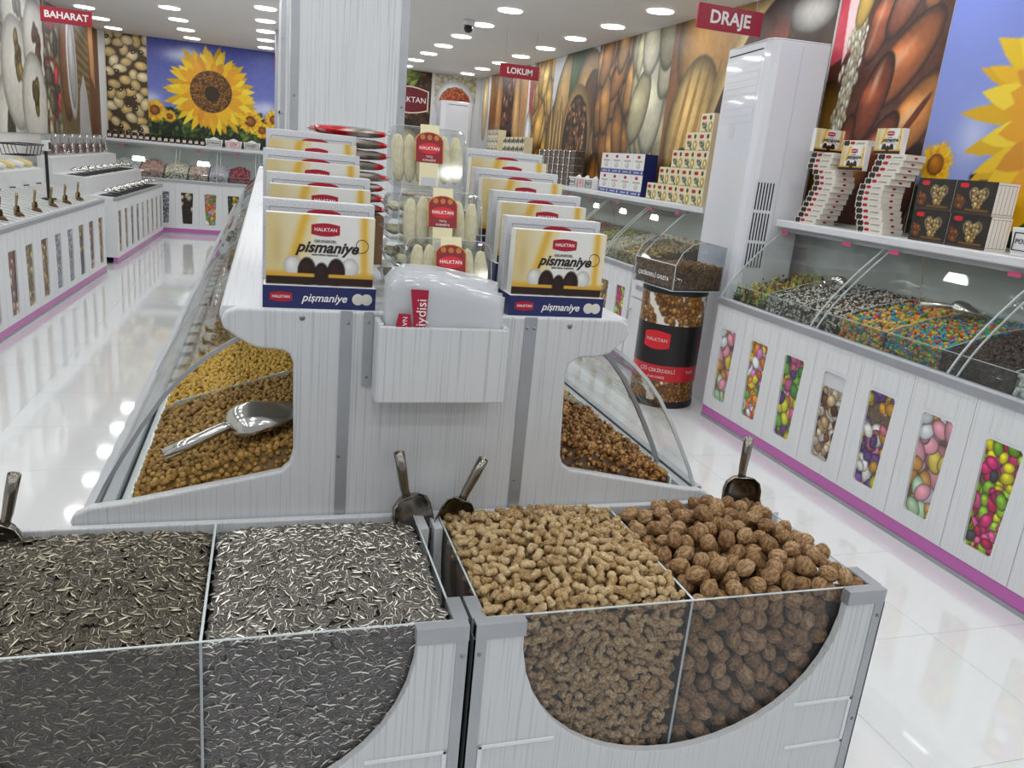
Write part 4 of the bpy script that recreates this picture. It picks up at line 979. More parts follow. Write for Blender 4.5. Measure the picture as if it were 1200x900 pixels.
# plastic carrier bags folded in the holder
BAGM = clear('milky_bag_plastic', 'f4f6f8', .9, .12, .40, 'fbfcfe')
for k in range(6):
    V = []; F = []; nu, nv = 14, 9; g2 = random.Random(60+k)
    yb = 1.498+.009*k
    for j in range(nv):
        for i in range(nu):
            u, v = i/(nu-1), j/(nv-1); x = .222+.004*k*(k % 2)+u*(.232-.004*k); zt = 1.318+.004*k-.045*max(0, u-.35)**1.3-.02*max(0, .06-u)/.06
            z = 1.088+v*(zt-1.088)
            y = yb+.004*math.sin(9*u+2*v+k)*v+.009*math.sin(3.2*u+2.5*v+k*.9)*v*v+g2.gauss(0, .0006)*v+.012*v*v*(k/5-.3)
            V.append((x, y, z))
    for j in range(nv-1):
        for i in range(nu-1): F.append((j*nu+i, j*nu+i+1, (j+1)*nu+i+1, (j+1)*nu+i))
    t = thing('plastic_bag', 'milky plastic carrier bag in the holder, %s' % ('frontmost with red print', 'second from the front', 'third from the front', 'fourth from the front', 'fifth from the front', 'at the very back')[k], 'plastic bag', (0, 0, 0), group='plastic bags in the holder')
    o = MB().add(V, F).build('film', BAGM, t, smooth=True); s = o.modifiers.new('t', 'SOLIDIFY'); s.thickness = .0016
    if k == 0:
        BR = mat('bag_crimson', 'a81238', .4)
        a = MB().prism([(.266, 1.300), (.301, 1.299), (.297, 1.215), (.277, 1.215)], yb-.0125, yb-.0115).build('red_stripe_print', BR, t)
        text('siydisi', WINK, a, (.289, yb-.0128, 1.250), .01, (PI/2, -PI/2, 0), width=.062)
        a = MB().prism([(.245, 1.252), (.268, 1.251), (.273, 1.215), (.238, 1.215)], yb-.0125, yb-.0115).build('red_shield_print', BR, t)
        text('NATK', WINK, a, (.257, yb-.0128, 1.229), .01, (PI/2, PI/2, 0), width=.034)
# ------------------------------------------------------------------ wall counters with doors, curved glass and shelf
def win_print(kind, w, h, seed):
    im = Img(w, h, '6a5a4a'); k = w/60
    if kind == 'dragee_big': im.pile(40, 17*k, 12*k, ('e6a0b0', 'e8a9b8', 'b9d8b4', 'e8ecef', 'e2a85a', 'f0c8d0', 'e3cf62'), seed, shade=.25, edge=.3, hl=.15)
    elif kind == 'rainbow': im.pile(110, 11*k, 8*k, ('6fb84a', 'e8d23c', 'e8923a', '8cc8dc', 'd88ac8', 'f0f0ee', 'e06a4a'), seed, shade=.25, hl=.2)
    elif kind == 'pinkgreen': im.pile(100, 11*k, 9*k, ('7ab844', 'd8d83c', 'd86aa0', '6a4a88', 'e8a44a', '5aa050', 'e8e4e0'), seed, shade=.3, hl=.15)
    elif kind == 'lokum':
        im = Img(w, h, 'b8b0a8'); im.pile(60, 9*k, 8*k, ('d8cbb4', '7a5238', '5c3824', 'c8b088', 'b89870'), seed, y=(20*k, h*.8), shade=.3); im.poly([(0, h*.82), (w, h*.82), (w, h), (0, h)], 'd4d6d8')
    elif kind == 'jelly': im.pile(80, 12*k, 9*k, ('6a4a8a', '7c5a9a', 'd8d43a', 'e2a838', 'd87a90', 'e8e6e2'), seed, shade=.3, hl=.12); im.noise(2, 2, .12, seed)
    elif kind == 'beans': im.pile(150, 9.5*k, 7*k, ('d23a78', 'a8d03a', 'e8dc2c', 'c02a58', '5a5a60', '8cc038', 'e8609c'), seed, shade=.35, hl=.3)
    elif kind == 'coffee': im = Img(w, h, '2a1c14'); im.pile(120, 6*k, 4*k, ('3a2418', '4a3020', '241610'), seed); im.pile(6, 13*k, 9*k, ('e0d2ac',), seed, y=(h*.4, h))
    elif kind == 'spice': im.pile(90, 9*k, 7*k, ('8a5a2c', 'c89a4a', '6a3c24', 'd8b870', 'a87840'), seed)
    elif kind == 'lentil': im.pile(260, 4*k, 4*k, ('a8b4cc', 'c4ccd8', '8a96ae', 'e0e4ea'), seed)
    elif kind == 'pistachio': im.pile(90, 10*k, 6*k, ('b8a060', '8a7a3c', 'd2bc84', '6a5a30'), seed)
    elif kind == 'redbean': im.pile(80, 10*k, 7*k, ('8a4a3c', '6a2c24', 'd8b8a8', 'a86450'), seed)
    elif kind == 'dark': im = Img(w, h, '3a3a38'); im.pile(60, 9*k, 5*k, ('4a4844', '2c2a28', '6a6660'), seed); im.pile(10, 9*k, 7*k, ('d8b824',), seed, y=(h*.4, h))
    elif kind == 'purple': im.pile(90, 12*k, 10*k, ('5a3a5c', '7a5a7a', '9a8a9c', '3c2440'), seed)
    elif kind == 'rosy': im.pile(60, 15*k, 13*k, ('d8a090', 'c88878', 'e2bca4', 'd8c49a'), seed)
    return im
PRM = {}
def add_print(kind, w, h, parent, cx, y):
    key = (kind, w)
    if key not in PRM:
        im = win_print(kind, w, h, len(PRM)+3); o = im.build('window_picture', (-.097, 0, .118), (.194, 0, 0), (0, 0, .53), PRINTG, parent); PRM[key] = o.data
    else: o = link('window_picture', PRM[key], None, parent)
    o.location = (cx, y, 0); return o
DOORME = {}
def doors(t, x0, n, pitch, kinds, res=(60, 150), z0=.085, z1=.782, zh0=.160, zh1=.635, hw0=.070, hw1=.088, wood=None):
    key = (pitch, z1, hw1, (wood or WOODW).name)
    if key not in DOORME:
        p = pitch/2-.0016; c = .012
        m = MB()
        for s in (-1, 1):
            pts = [(s*p, z0), (0, z0), (0, zh0), (s*(hw0-c), zh0), (s*hw0, zh0+c), (s*hw1, zh1-c), (s*(hw1-c), zh1), (0, zh1), (0, z1), (s*p, z1)]
            m.prism(pts, 0, .018)
        me = m.mesh('door'); me.materials.append(wood or WOODW)
        fr = MB(); w_ = hw1
        fr.box(-w_, w_, -.002, 0, zh1+.013, zh1+.018); fr.box(-w_, w_, -.002, 0, zh1+.120, zh1+.125); fr.box(-w_, -w_+.005, -.002, 0, zh1+.018, zh1+.12); fr.box(w_-.005, w_, -.002, 0, zh1+.018, zh1+.12)
        fm = fr.mesh('raised_frame'); fm.materials.append(WHITE); DOORME[key] = (me, fm)
    me, fm = DOORME[key]
    for i in range(n):
        d = link('door', me, None, t); d.location = (x0+pitch*(i+.5), 0, 0)
        link('raised_frame', fm, None, d)
        k = kinds[i % len(kinds)]
        if k: add_print(k, *res, d, 0, .012)
PROF = [(.012, .832), (.035, .875), (.065, .925), (.105, .980), (.160, 1.045), (.230, 1.120), (.300, 1.190), (.355, 1.240), (.395, 1.278)]
STEELB = mat('pale_glossy_back', 'ccd2d0', .06, .35)
def counter(label, loc, rz, length, nd, pitch, kinds, seams, depth=.62, res=(60, 150), tags=(), dividers=(), glass_to=None, x_doors=0):
    t = thing('glass_counter', label, 'counter', loc, rz); gl = glass_to or length
    bx('carcass', WHITE, t, .004, length-.004, .0185, depth, .085, .78)
    bx('kickboard', PINK, t, 0, length, .006, .05, .022, .083); bx('kick_strip', ALU, t, 0, length, .002, .06, 0, .021)
    doors(t, x_doors, nd, pitch, kinds, res)
    MB().prism([(-.012, .783), (.05, .783), (.05, .818), (.02, .832), (.0, .832), (-.012, .822)], -.004, gl, 'x').build('rail', ALU, t, .003)
    bx('tray_front_glass', clear('front_lip_glass', 'fbfdfc', .7, .02), t, .004, gl, .066, .070, .82, .915); bx('lip_edge', GEDGE, t, .004, gl, .065, .071, .9152, .918)
    s = [0]+list(seams)+[gl]
    for a, b in zip(s[:-1], s[1:]): MB().strip(PROF, .005, a+.002, b-.002, 'x').build('curved_pane', GLASS, t)
    for a in s[:-1]+[gl]: MB().strip(PROF, .009, a-.003, a+.003, 'x').build('pane_edge', GEDGE, t)
    for a in seams: MB().strip(PROF, .009, a+.05, a+.054, 'x').build('pane_edge', GEDGE, t)
    bx('tray_floor', WHITE, t, .004, gl, .07, depth, .79, .81); bx('back_mirror', STEELB, t, .004, gl, depth-.012, depth-.002, .812, 1.292)
    MB().prism([(.352, 1.305), (depth+.005, 1.305), (depth+.005, 1.352), (.346, 1.352), (.342, 1.345), (.342, 1.312)], -.02, length+.02, 'x').build('shelf', WOODX, t, .002)
    bx('shelf_rail', ALU, t, 0, length, .385, .42, 1.279, 1.3045)
    for q in tags: bx('price_tag', mat('pink_tag', 'd8577c', .4), t, q, q+.07, .368, .372, 1.262, 1.284)
    for q in dividers: MB().prism([(.072, .812), (.072, .915), (depth*.5, .985), (depth-.02, 1.04), (depth-.02, .812)], q-.0015, q+.0015, 'x').build('divider', ACRYLC, t); MB().tube([(q, .072, .917), (q, depth*.5, .987), (q, depth-.02, 1.042)], .0022, 4).build('divider_rim', GEDGE, t)
    for q in (.9*gl*.4, gl*.75): MB().tube([(q, depth-.10, .95), (q, depth-.11, 1.12), (q+.05, depth-.20, 1.29)], .004, 6).build('shelf_bracket', STEEL, t)
    return t
def csurf(mid, lo=.905, hi=1.03, depth=.62, peak=0, xr=None):
    def f(x, y):
        u = np.clip((y-.07)/(depth-.09), 0, 1); z = lo+(hi-lo)*u+mid*np.sin(PI*u)
        if peak: z = z+peak*np.sin(PI*np.clip((x-xr[0])/(xr[1]-xr[0]), 0, 1))**1.5
        return z
    return f
def cgoods(nm, lab, grp, T, xr, sz, cols, seed, ly, loc, rz, core='403020', m=None, depth=.62, **k):
    f = csurf(.01, depth=depth, xr=xr, **k)
    o = goods(nm, lab, grp, T, xr, (.073, depth-.016), f, sz, cols, seed, ly, m or CANDYM, core, .8105, 'sweets'); o.location = loc; o.rotation_euler = (0, 0, rz); return o
# near right counter
NR = (2.87, 4.545, 0)
kinds = ['dragee_big', 'rainbow', 'pinkgreen', 'lokum', 'jelly', 'dragee_big', 'beans', 'rainbow', 'pinkgreen']
bnd = [.005, .40, .76, 1.06, 1.42, 1.78, 2.16, 2.52, 2.9, 3.1]
counter('white glass counter of coloured sweets along the near right wall', NR, -PI/2, 3.125, 9, .3472, kinds, (.93, 1.89, 2.85), .63, (64, 160), (.02, .62, 1.0, 1.75, 2.3, 2.85), bnd[1:-1])
WR = ringmesh([(-.5, 0), (-.3, .16), (-.22, .06), (0, .2), (.22, .06), (.3, .16), (.5, 0)], 6, .5); WRAP = (WR[0], WR[1], np.ones((len(WR[0]), 3)))
PILL = ringmesh([(-.5, 0), (-.35, .3), (0, .4), (.35, .3), (.5, 0)], 7); PILL = (PILL[0], PILL[1], np.ones((len(PILL[0]), 3)))
for q, (nm, lab, T, sz, cols, ly, core) in enumerate((
    ('wrapped_candies', 'yellow and green wrapped candies at the far end of the near right counter', WRAP, .045, ('e8d81c', '6a9a2a', 'd8c824', '2a2a20', 'e4e060', 'a83a2a'), 3, '3a3414'),
    ('confetti_sweets', 'small black and white sweets next to the wrapped candies', BALLS, .014, ('f0f0ee', '1e1a18', '4a2c20', 'd8d4c8', '8a7a6a'), 1, '5a5048'),
    ('chocolate_chips', 'brown, black and white sweets before the orange balls', BALLS, .015, ('e8e4dc', '2a1c16', '5a3a28', 'b8a890'), 1, '4a3c30'),
    ('orange_balls', 'larger orange, yellow and green sugar balls in the near right counter', BALL, .023, ('e8a03c', 'e8b84a', 'd8d23c', '3a9a5a', 'd8482c', '2c8ac0', 'eabf60', 'e8963a'), 1, '6a4a24'),
    ('rainbow_dragees', 'small rainbow dragees between the orange balls and the chocolates', BALLS, .0165, ('2c7ac8', '3aa04a', 'e8c83a', 'd8452c', '2a98b8', 'e88a2c', '5ab84a'), 1, '3a5a4a'),
    ('chocolate_dragees', 'dark brown chocolate dragees in the near right counter', BALLS, .017, ('3a2720', '46302a', '30201a', '523a30'), 1, '2a1c16'),
    ('white_dragees', 'white sugar almonds beside the dark chocolate dragees', PILL, .022, ('f0f0ee', 'e4e6e6', 'fafafa'), 2, '9a9c9c'),
    ('silver_seeds', 'silvery grey coated seeds at the near end of the right counter', PILL, .019, ('b4b8bc', 'c8ccd0', '8e9298', 'd8dade'), 2, '6a6c70'),
    ('pale_dragees', 'pale pink dragees beyond the silvery seeds at the counter end', PILL, .022, ('e8c4cc', 'f0dada', 'd8a4b0'), 1, '9a7a80'))):
    cgoods(nm, lab, 'sweets in the near right counter', T, (bnd[q]+.004, bnd[q+1]-.004), sz, cols, 90+q, ly, NR, -PI/2, core, None, .63)
def wl(loc, rz, p):   # local counter point to world
    c, s = math.cos(rz), math.sin(rz); return (loc[0]+c*p[0]-s*p[1], loc[1]+s*p[0]+c*p[1], loc[2]+p[2])
for lab, p, a in (('steel scoop lying on the black and white sweets', (.66, .34, 1.032), 3.5), ('steel scoop lying on the orange and rainbow balls', (1.46, .40, 1.045), 2.5), ('steel scoop lying on the dark chocolate dragees', (2.10, .36, 1.035), 2.6)):
    liescoop(lab, wl(NR, -PI/2, p), a, STEEL, 1.3, 0, 'metal scoops in the sweets')
# far right counter
FR = (2.87, 12.5, 0)
bf = [.02+.5077*k for k in range(14)]
counter('white glass counter of nuts along the far right wall', FR, -PI/2, 6.64, 19, .3472, ['purple', 'rosy', 'spice', 'beans', 'jelly'], (1.0, 2.0, 3.0, 4.0, 5.0, 5.93), .63, (30, 76), (3.9, 4.6, 5.3, 6.0, 6.5), bf[1:-1], 6.62)
t = thing('drawer_cabinet', 'narrow white cabinet with a drawer and handle at the counter end', 'cabinet')
t.location = (2.868, 5.835, 0); t.rotation_euler = (0, 0, -PI/2)
bx('body', WHITE, t, .002, .34, .002, .60, .02, .775); MB().prism([(.352, 1.305), (.635, 1.305), (.635, 1.352), (.342, 1.352), (.342, 1.312)], -.02, .32, 'x').build('shelf_end', WHITE, t)
d = bx('drawer', WHITE, t, .005, .335, -.018, 0, .60, .77, bevel=.003); bx('label_slot', ALU, d, .09, .25, -.022, -.0185, .665, .70)
d = bx('cupboard_door', WHITE, t, .005, .335, -.018, 0, .09, .59, bevel=.003); MB().tube([(.05, -.018, .30), (.05, -.04, .32), (.05, -.045, .40), (.05, -.04, .48), (.05, -.018, .50)], .006, 8).build('handle', ALU, d, smooth=True)
bx('kickboard', PINK, t, .004, .336, .002, .4, .0, .019)
pal = ((('b98a58', '8a5a30', 'd8b888'), 'brown roasted nuts'), (('c8a868', 'e0c890', 'a88448'), 'tan nut mix'), (('8a9a3c', 'a8b060', 'c8b870'), 'greenish pistachio kernels'), (('d8a040', 'e0b060', 'c88a30'), 'orange dried apricots'), (('6a4a30', '8a6440', '4a3020'), 'dark brown raisins'), (('e0d8c0', 'd0c4a0', 'ece6d4'), 'pale almond slices'), (('9a5a3c', 'b87850', '7a4028'), 'reddish hazelnuts'))
for q in range(6, 13):
    c, n_ = pal[(q*3) % 7]
    cgoods('loose_nuts', '%s in the far right counter, tray %s from its near end' % (n_, ('first', 'second', 'third', 'fourth', 'fifth', 'sixth', 'seventh')[12-q]), 'nuts in the far right counter', FLAKE, (bf[q]+.004, bf[q+1]-.004), .03, c, 130+q, 2, FR, -PI/2, '4a3a24', STUFFM, .63)
# far counter across the back
BK = (-2.36, 13.46, 0)
counter('white glass counter under the sunflower mural on the far wall', BK, 0, 4.09, 12, .34, ['pistachio', 'spice', 'lentil', 'coffee', 'rainbow', 'dark'], (1.02, 1.62, 2.2, 3.1), .585, (24, 60), (.2, 1.3, 1.9), (.5, .85, 1.2, 1.5, 1.8, 2.12))
for q, (xr, nm, lab, c) in enumerate((((.08, .49), 'white_sweets', 'white sweets piled at the left of the far counter', ('e4e4e2', 'd0d2d2')), ((.51, .84), 'rosy_sweets', 'rosy beige sweets piled in the far counter', ('d8a8a0', 'e0c0b4', 'c89088')), ((.86, 1.19), 'cream_sweets', 'creamy white sweets piled in the middle of the far counter', ('f0ead8', 'e4dcc4')),
                                          ((1.21, 1.49), 'peach_sweets', 'peach coloured sweets piled in the far counter', ('e8ccc0', 'dcb4a8', 'f0e0d8')), ((1.51, 1.79), 'lilac_sweets', 'pale lilac sweets piled in the far counter', ('d4ccd8', 'e4e0e6')), ((1.81, 2.11), 'red_sweets', 'dark red sweets piled at the right of the far counter', ('a83a4c', '8a2838', 'c05a68')))):
    cgoods(nm, lab, 'sweets in the far counter', BALLS, xr, .03, c, 160+q, 2, BK, 0, '806a64', None, .585, peak=.05)
# ------------------------------------------------------------------ tiered spice counters along the left wall
def lpt(y): return -1.773+(y-6.165)*SKEW
RZL = PI/2-math.atan(SKEW)
def scopy(proto, lab, loc, direc, face, k=1.0):
    d = Vector(direc).normalized(); fz = Vector(face); fz = (fz-d*fz.dot(d)).normalized(); sx = d.cross(fz)
    o = copytree(proto, None, lab); o.matrix_world = Matrix(((sx.x*k, d.x*k, fz.x*k, loc[0]), (sx.y*k, d.y*k, fz.y*k, loc[1]), (sx.z*k, d.z*k, fz.z*k, loc[2]), (0, 0, 0, 1))); return o
lk = ['lentil', 'spice', 'pistachio', 'redbean', 'spice', 'redbean', 'dark', 'lentil']
def tiered(label, y0, n, pitch, prof, kinds, zt, hw0=.078, hw1=.092):
    loc = (lpt(y0), y0, 0); t = thing('tiered_counter', label, 'counter', loc, RZL); ln_ = n*pitch
    doors(t, 0, n, pitch, kinds, (24, 60), .075, zt-.035, .125, .60, hw0, hw1, WHITE)
    MB().prism([(.0185, .075), (.0185, zt-.036)]+prof+[(.775, .075)], 0.002, ln_-.002, 'x').build('body', WHITE, t)
    MB().prism([(.0185, .0), (.0185, zt-.036)]+[(p[0], p[1]-.001) for p in prof]+[(.775, .0)], ln_-.0018, ln_+.016, 'x').build('end_panel', WHITE, t)
    bx('kickboard', PINK, t, 0, ln_, .004, .05, .018, .073); bx('kick_strip', ALU, t, 0, ln_, .0, .06, 0, .0175)
    MB().prism([(-.006, zt-.034), (.03, zt-.034), (.03, zt+.006), (.0, zt+.006), (-.006, zt)], 0, ln_, 'x').build('rail', ALU, t)
    return t, loc
N1 = [(.03, .775), (.56, .895), (.565, 1.045), (.585, 1.05), (.775, 1.075)]
tn, tl = tiered('white spice counter with slatted lids and scoops on the left', 4.80, 12, .39, N1, lk[::-1], .775)
for k in range(36):
    x = .06+k*.13
    MB().prism([(.045, .783), (.55, .897), (.55, .905), (.045, .791)], x, x+.022, 'x').build('lid_slat', mat('pale_slat', 'd9d9d6', .4), tn)
for k in range(0, 36, 3): bx('lid_grip', BLACKP, tn, .09+k*.13, .20+k*.13, .53, .548, .9055, .914)
def LW(loc, p): return wl(loc, RZL, p)
sp = scoop('x', (0, 0, 0), (0, 0, 1), (1, 0, 0), .075, .034, .10, mat('brass_toned_steel', '9a8a66', .25, 1), .010, 'scoops on the spice counter'); first = [1]
names = ('eighth', 'seventh', 'sixth', 'fifth', 'fourth', 'third', 'second', 'first')
for q, y in enumerate((5.9, 6.35, 6.72, 7.1, 7.55, 8.02, 8.46, 8.92)):
    u = y-4.80; p = LW(tl, (u, .105, .872)); lab = 'brass toned scoop stuck in brown spice, %s from the far end' % names[q]
    o = scopy(sp, lab, p, (.03, -.1, 1), (1, -.2, .3)) if q else sp
    if not q: o['label'] = lab; m_ = scopy(sp, lab, p, (.03, -.1, 1), (1, -.2, .3)); o.matrix_world = m_.matrix_world.copy(); [bpy.data.objects.remove(c_) for c_ in list(m_.children)]; bpy.data.objects.remove(m_)
    pile_ = MB().lathe([(.040, 0), (.036, .010), (.022, .022), (.008, .028)], 14).build('spice_mound', mat('brown_spice', '5e4326', .9, bump=(200, .8)), smooth=True)
    pile_.matrix_world = Matrix.Translation(LW(tl, (u, .10, .800))) @ Matrix.Rotation(RZL, 4, 'Z') @ Matrix.Rotation(.22, 4, 'X'); tag(pile_, 'small mound of brown spice around the %s scoop from the far end' % names[q], 'spice', 'spice mounds on the left counter')
for k in range(10):
    y = 6.9+k*.26; u = y-4.8
    m = MB().tube([LW(tl, (u, .60, 1.085)), LW(tl, (u+.02, .66, 1.098)), LW(tl, (u+.03, .76, 1.112))], [.026, .034, .03], 10); o = m.build('sweet_roll', mat('cream_roll', 'e6d49c', .7) if k % 2 else mat('white_roll', 'ecebe6', .7), smooth=True)
    tag(o, '%s sweet roll on the near left counter, %s along its upper shelf' % (('white', 'cream')[k % 2], NTH[k]), 'sweet roll', 'sweet rolls on the left counter')
N2 = [(.03, .745), (.29, .760), (.295, .945), (.315, .950), (.625, .965), (.63, 1.135), (.65, 1.14), (.775, 1.155)]
tf, fl_ = tiered('white stepped spice counter with rows of steel scoops on the far left', 10.06, 9, .361, N2, ['redbean', 'spice', 'dark', 'coffee', 'lentil', 'pistachio'], .745, .07, .084)
st0 = scoop('x', (0, 0, 0), (0, 0, 1), (1, 0, 0), .12, .045, .11, STEEL, .011, 'steel scoops on the stepped left counter')
first_used = False
aisle = Vector((math.cos(RZL-PI/2), math.sin(RZL-PI/2), 0))
def place_st(lab, p, d, f, k=1.0):
    global first_used
    o = scopy(st0, lab, p, d, f, k)
    if not first_used:
        first_used = True; st0['label'] = lab; st0.matrix_world = o.matrix_world.copy()
        for c_ in list(o.children): bpy.data.objects.remove(c_)
        bpy.data.objects.remove(o)
for q in range(8):
    u = .3+q*.36
    for tier, (dy, z, nm) in enumerate(((.13, .80, 'lowest'), (.45, 1.005, 'middle'))):
        bx('tray_lid', DARK, tf, u-.14, u+.14, dy-.11, dy+.12, z-.050+.012*0, z-.044)
        place_st('steel scoop lying on the %s step of the far left counter, %s along' % (nm, NTH[q]), LW(fl_, (u+.03, dy-.02, z)), (aisle.x+.3, aisle.y+.6, .06), (0, 0, -1), .9)
    place_st('steel scoop standing on the top step of the far left counter, %s along' % NTH[q], LW(fl_, (u+.1, .68, 1.275)), (0, 0, 1), (1, 0, .1), 1.0)
    t = thing('sweet_bin', 'clear bin of pinkish sweets on the top step, %s along the far left counter' % ('first', 'second', 'third', 'fourth', 'fifth', 'sixth', 'seventh', 'eighth')[q], 'bin', LW(fl_, (u, .745, 1.156)), RZL, 'clear sweet bins on the far left counter')
    bx('clear_box', ACRYLC, t, -.15, .15, -.02, .02, 0, .22); bx('contents', mat('pinkish_sweets', 'c8a49c', .6, noise=((60, 60, 60), '7a4a44', .35, .65)), t, -.142, .142, -.014, .014, .004, .12)
# scale on the near left counter
t = thing('counter_scale', 'black scale post with small white display on the left counter', 'scale', LW(tl, (8.35-4.8, .22, .824)), RZL)
bx('foot', BLACKP, t, -.06, .06, -.05, .05, .004, .02, bevel=.003); MB().tube([(0, 0, .02), (0, 0, .45)], .014, 10).build('post', BLACKP, t)
d = bx('display', WHITE, t, -.055, .055, -.03, .02, .44, .53, bevel=.006); bx('screen', BLACKP, d, -.02, .04, -.033, -.0305, .455, .515)
m = MB()
for a in ((-.02, .0), (-.02, .30), (-.32, .0), (-.32, .30)): m.tube([(a[0], a[1], .50), (a[0]-.3*(a[0] < -.1), a[1], .5)], .006, 6) if False else None
for (a, b) in (((-.04, .0), (-.55, .0)), ((-.04, .22), (-.55, .22)), ((-.04, 0), (-.04, .22)), ((-.55, 0), (-.55, .22))): m.tube([(a[0], a[1], .49), (b[0], b[1], .49)], .007, 6)
for q in range(5): m.tube([(-.1-.1*q, 0, .49), (-.1-.1*q, .02, .40), (-.1-.1*q, .2, .40), (-.1-.1*q, .22, .49)], .004, 5)
m.build('wire_basket', BLACKP, t)

# ------------------------------------------------------------------ air conditioners
def ac(label, loc, rz, W, D, H):
    """front faces local -y; x runs along the front"""
    t = thing('air_conditioner', label, 'air conditioner', loc, rz)
    c = .07
    ACW = mat('glossy_white_casing', 'e6e8ee', .22, coat=.5)
    MB().prism([(0, D), (0, c), (.02, .02), (c, 0), (W-c, 0), (W-.02, .02), (W, c), (W, D)], .0, H-.008, 'z').build('casing', ACW, t, .006)
    MB().prism([(0, D), (0, c), (.02, .02), (c, 0), (W-c, 0), (W-.02, .02), (W, c), (W, D)], H-.0078, H, 'z').build('top_cap', ACW, t, .004)
    bx('top_slot', DARK, t, c+.03, W-c-.03, -.0015, .002, H-.06, H-.052)
    for k in range(9): bx('outlet_louvre', ACW, t, c+.04, W-c-.04, -.0022, -.0005, H-.14-.045*k, H-.10-.045*k, bevel=.001)
    MB().lathe([(.05, 0), (.05, .001), (.046, .0015)], 24).build('round_badge', mat('pale_badge', 'd4d7dc', .3), t).matrix_local = Matrix.Translation((W*.45, -.0005, H*.775)) @ Matrix.Rotation(PI/2, 4, 'X')
    bx('nameplate', mat('grey_badge', '9a9da4', .3), t, W*.45-.02, W*.45+.02, -.0012, .001, H*.775+.075, H*.775+.085)
    return t
A0 = (3.0, 4.64); aa = math.radians(81.1)
t = ac('tall glossy white air conditioner standing between the two right counters', (A0[0]+.74*math.cos(aa), A0[1]+.74*math.sin(aa), 0), aa+PI, .74, .40, 2.45)
# side grille, local x = W is the side nearest the camera
for k in range(6): 
    m = MB()
    for z0, z1 in ((1.02, 1.18), (1.20, 1.38), (1.40, 1.575)): m.box(.7402, .7412, .07+.021*k, .079+.021*k, z0, z1)
    m.build('side_slot', DARK, t)
m = MB(); 
for a in ((.055, .20, 1.585, 1.590), (.055, .06, .98, 1.59), (.195, .20, .98, 1.59)): m.box(.7402, .7418, *a)
m.build('grille_frame', WHITE, t); bx('panel_seam', mat('seam_grey', 'b4b7be', .5), t, .7402, .7408, .215, .217, .05, 2.42)
ac('white air conditioner in the far right corner under the lentil mural', (2.64, 12.96, 0), 0, .52, .40, 2.4)

# ------------------------------------------------------------------ drum with nut dispenser
t = thing('snack_drum', 'black and red printed drum with nut pictures beside the air conditioner', 'drum', (2.735, 4.90, 0))
r = .222; MB().lathe([(r, 0), (r+.004, .01), (r+.004, .045), (r, .05)], 48).build('base_ring', BLACKP, t, smooth=False)
def band_mesh(name, z0, z1, im, parent):
    n = im.w; th = (np.arange(n)/(n-1)*2*PI+PI/2); V = []
    for j in range(im.h):
        z = z0+(z1-z0)*j/(im.h-1); V.append(np.stack([r*np.cos(th), r*np.sin(th), np.full(n, z)], 1))
    V = np.concatenate(V); i = (np.arange(im.h-1)[:, None]*n+np.arange(n-1)).ravel(); F = np.stack([i, i+1, i+1+n, i+n], 1)
    return link(name, npmesh(name, V, F, lin(np.clip(im.a, 0, 1)).reshape(-1, 3), True), PRINTG, parent)
for nm, z0, z1, sd in (('upper_nut_print', .585, .79, 1), ('lower_nut_print', .05, .19, 2)):
    im = Img(260, int(260*(z1-z0)/(2*PI*r)), 'e8e2d8'); im.pile(1100, 3.4, 2.8, ('a8702c', '8a5a24', 'c08a40', '74481c', 'b87c34'), sd, shade=.45, edge=.2, keep=lambda a, b: math.sin(a*.08+b*.05) < .86); band_mesh(nm, z0, z1, im, t)
MB().lathe([(r, .19), (r, .195)], 48).build('print_edge', BLACKP, t)
band_mesh('red_band', .19, .30, Img(64, 3, 'c8202c'), t); band_mesh('black_band', .30, .585, Img(64, 3, '161414'), t)
MB().lathe([(r, .79), (r+.006, .80), (r+.006, .828), (r-.01, .83)], 48).build('rim', BLACKP, t)
def wrap_text(s, m, parent, z, a, size, width, rr=None):
    o = text(s, m, parent, (0, 0, 0), size, width=width, bold=.012); me = o.data.copy(); o.data = me; k = o.scale[0]
    for v in me.vertices:
        ang = a+v.co.x*k/(rr or r); R_ = (rr or r)+.0012; v.co = (R_*math.cos(ang), R_*math.sin(ang), z+v.co.y*k)
    o.scale = (1, 1, 1); o.rotation_euler = (0, 0, 0); return o
def wrap_patch(z, a, w, h, m, parent):
    V = []; F = []; n = 10
    for j in range(2):
        for i in range(n+1):
            u = i/n; ang = a+(u-.5)*w/r; hh = h/2*(.75+.25*math.sin(PI*u)); V.append(((r+.0006)*math.cos(ang), (r+.0006)*math.sin(ang), z+(hh if j else -hh)))
    for i in range(n): F.append((i, i+1, n+2+i, n+1+i))
    MB().add(V, F).build('logo_patch', m, parent)
aL = math.radians(220); aR = math.radians(330)
wrap_patch(.475, aL, .19, .13, LRED, t); wrap_text('HALKTAN', WINK, t, .475, aL, .05, .15)
wrap_patch(.475, aR, .19, .13, mat('dark_red_print', '7a1620', .4), t)
wrap_text('ÇİĞ ÇEKİRDEKLİ', WINK, t, .262, math.radians(228), .03, .26); wrap_text('TAZE', WINK, t, .262, math.radians(292), .03, .07); wrap_text('KURUYEMİŞ', WINK, t, .215, math.radians(228), .02, .12)
dz = .8305; t = thing('nut_dispenser', 'clear acrylic nut dispenser full of brown nuts on top of the drum', 'dispenser', (2.735, 4.905, dz), math.radians(-82))
w_, d_ = .235, .20
prof = [(-d_, 0), (d_, 0), (d_, .30), (.02, .33), (-.08, .31), (-.16, .25), (-d_, .17)]
th = .006
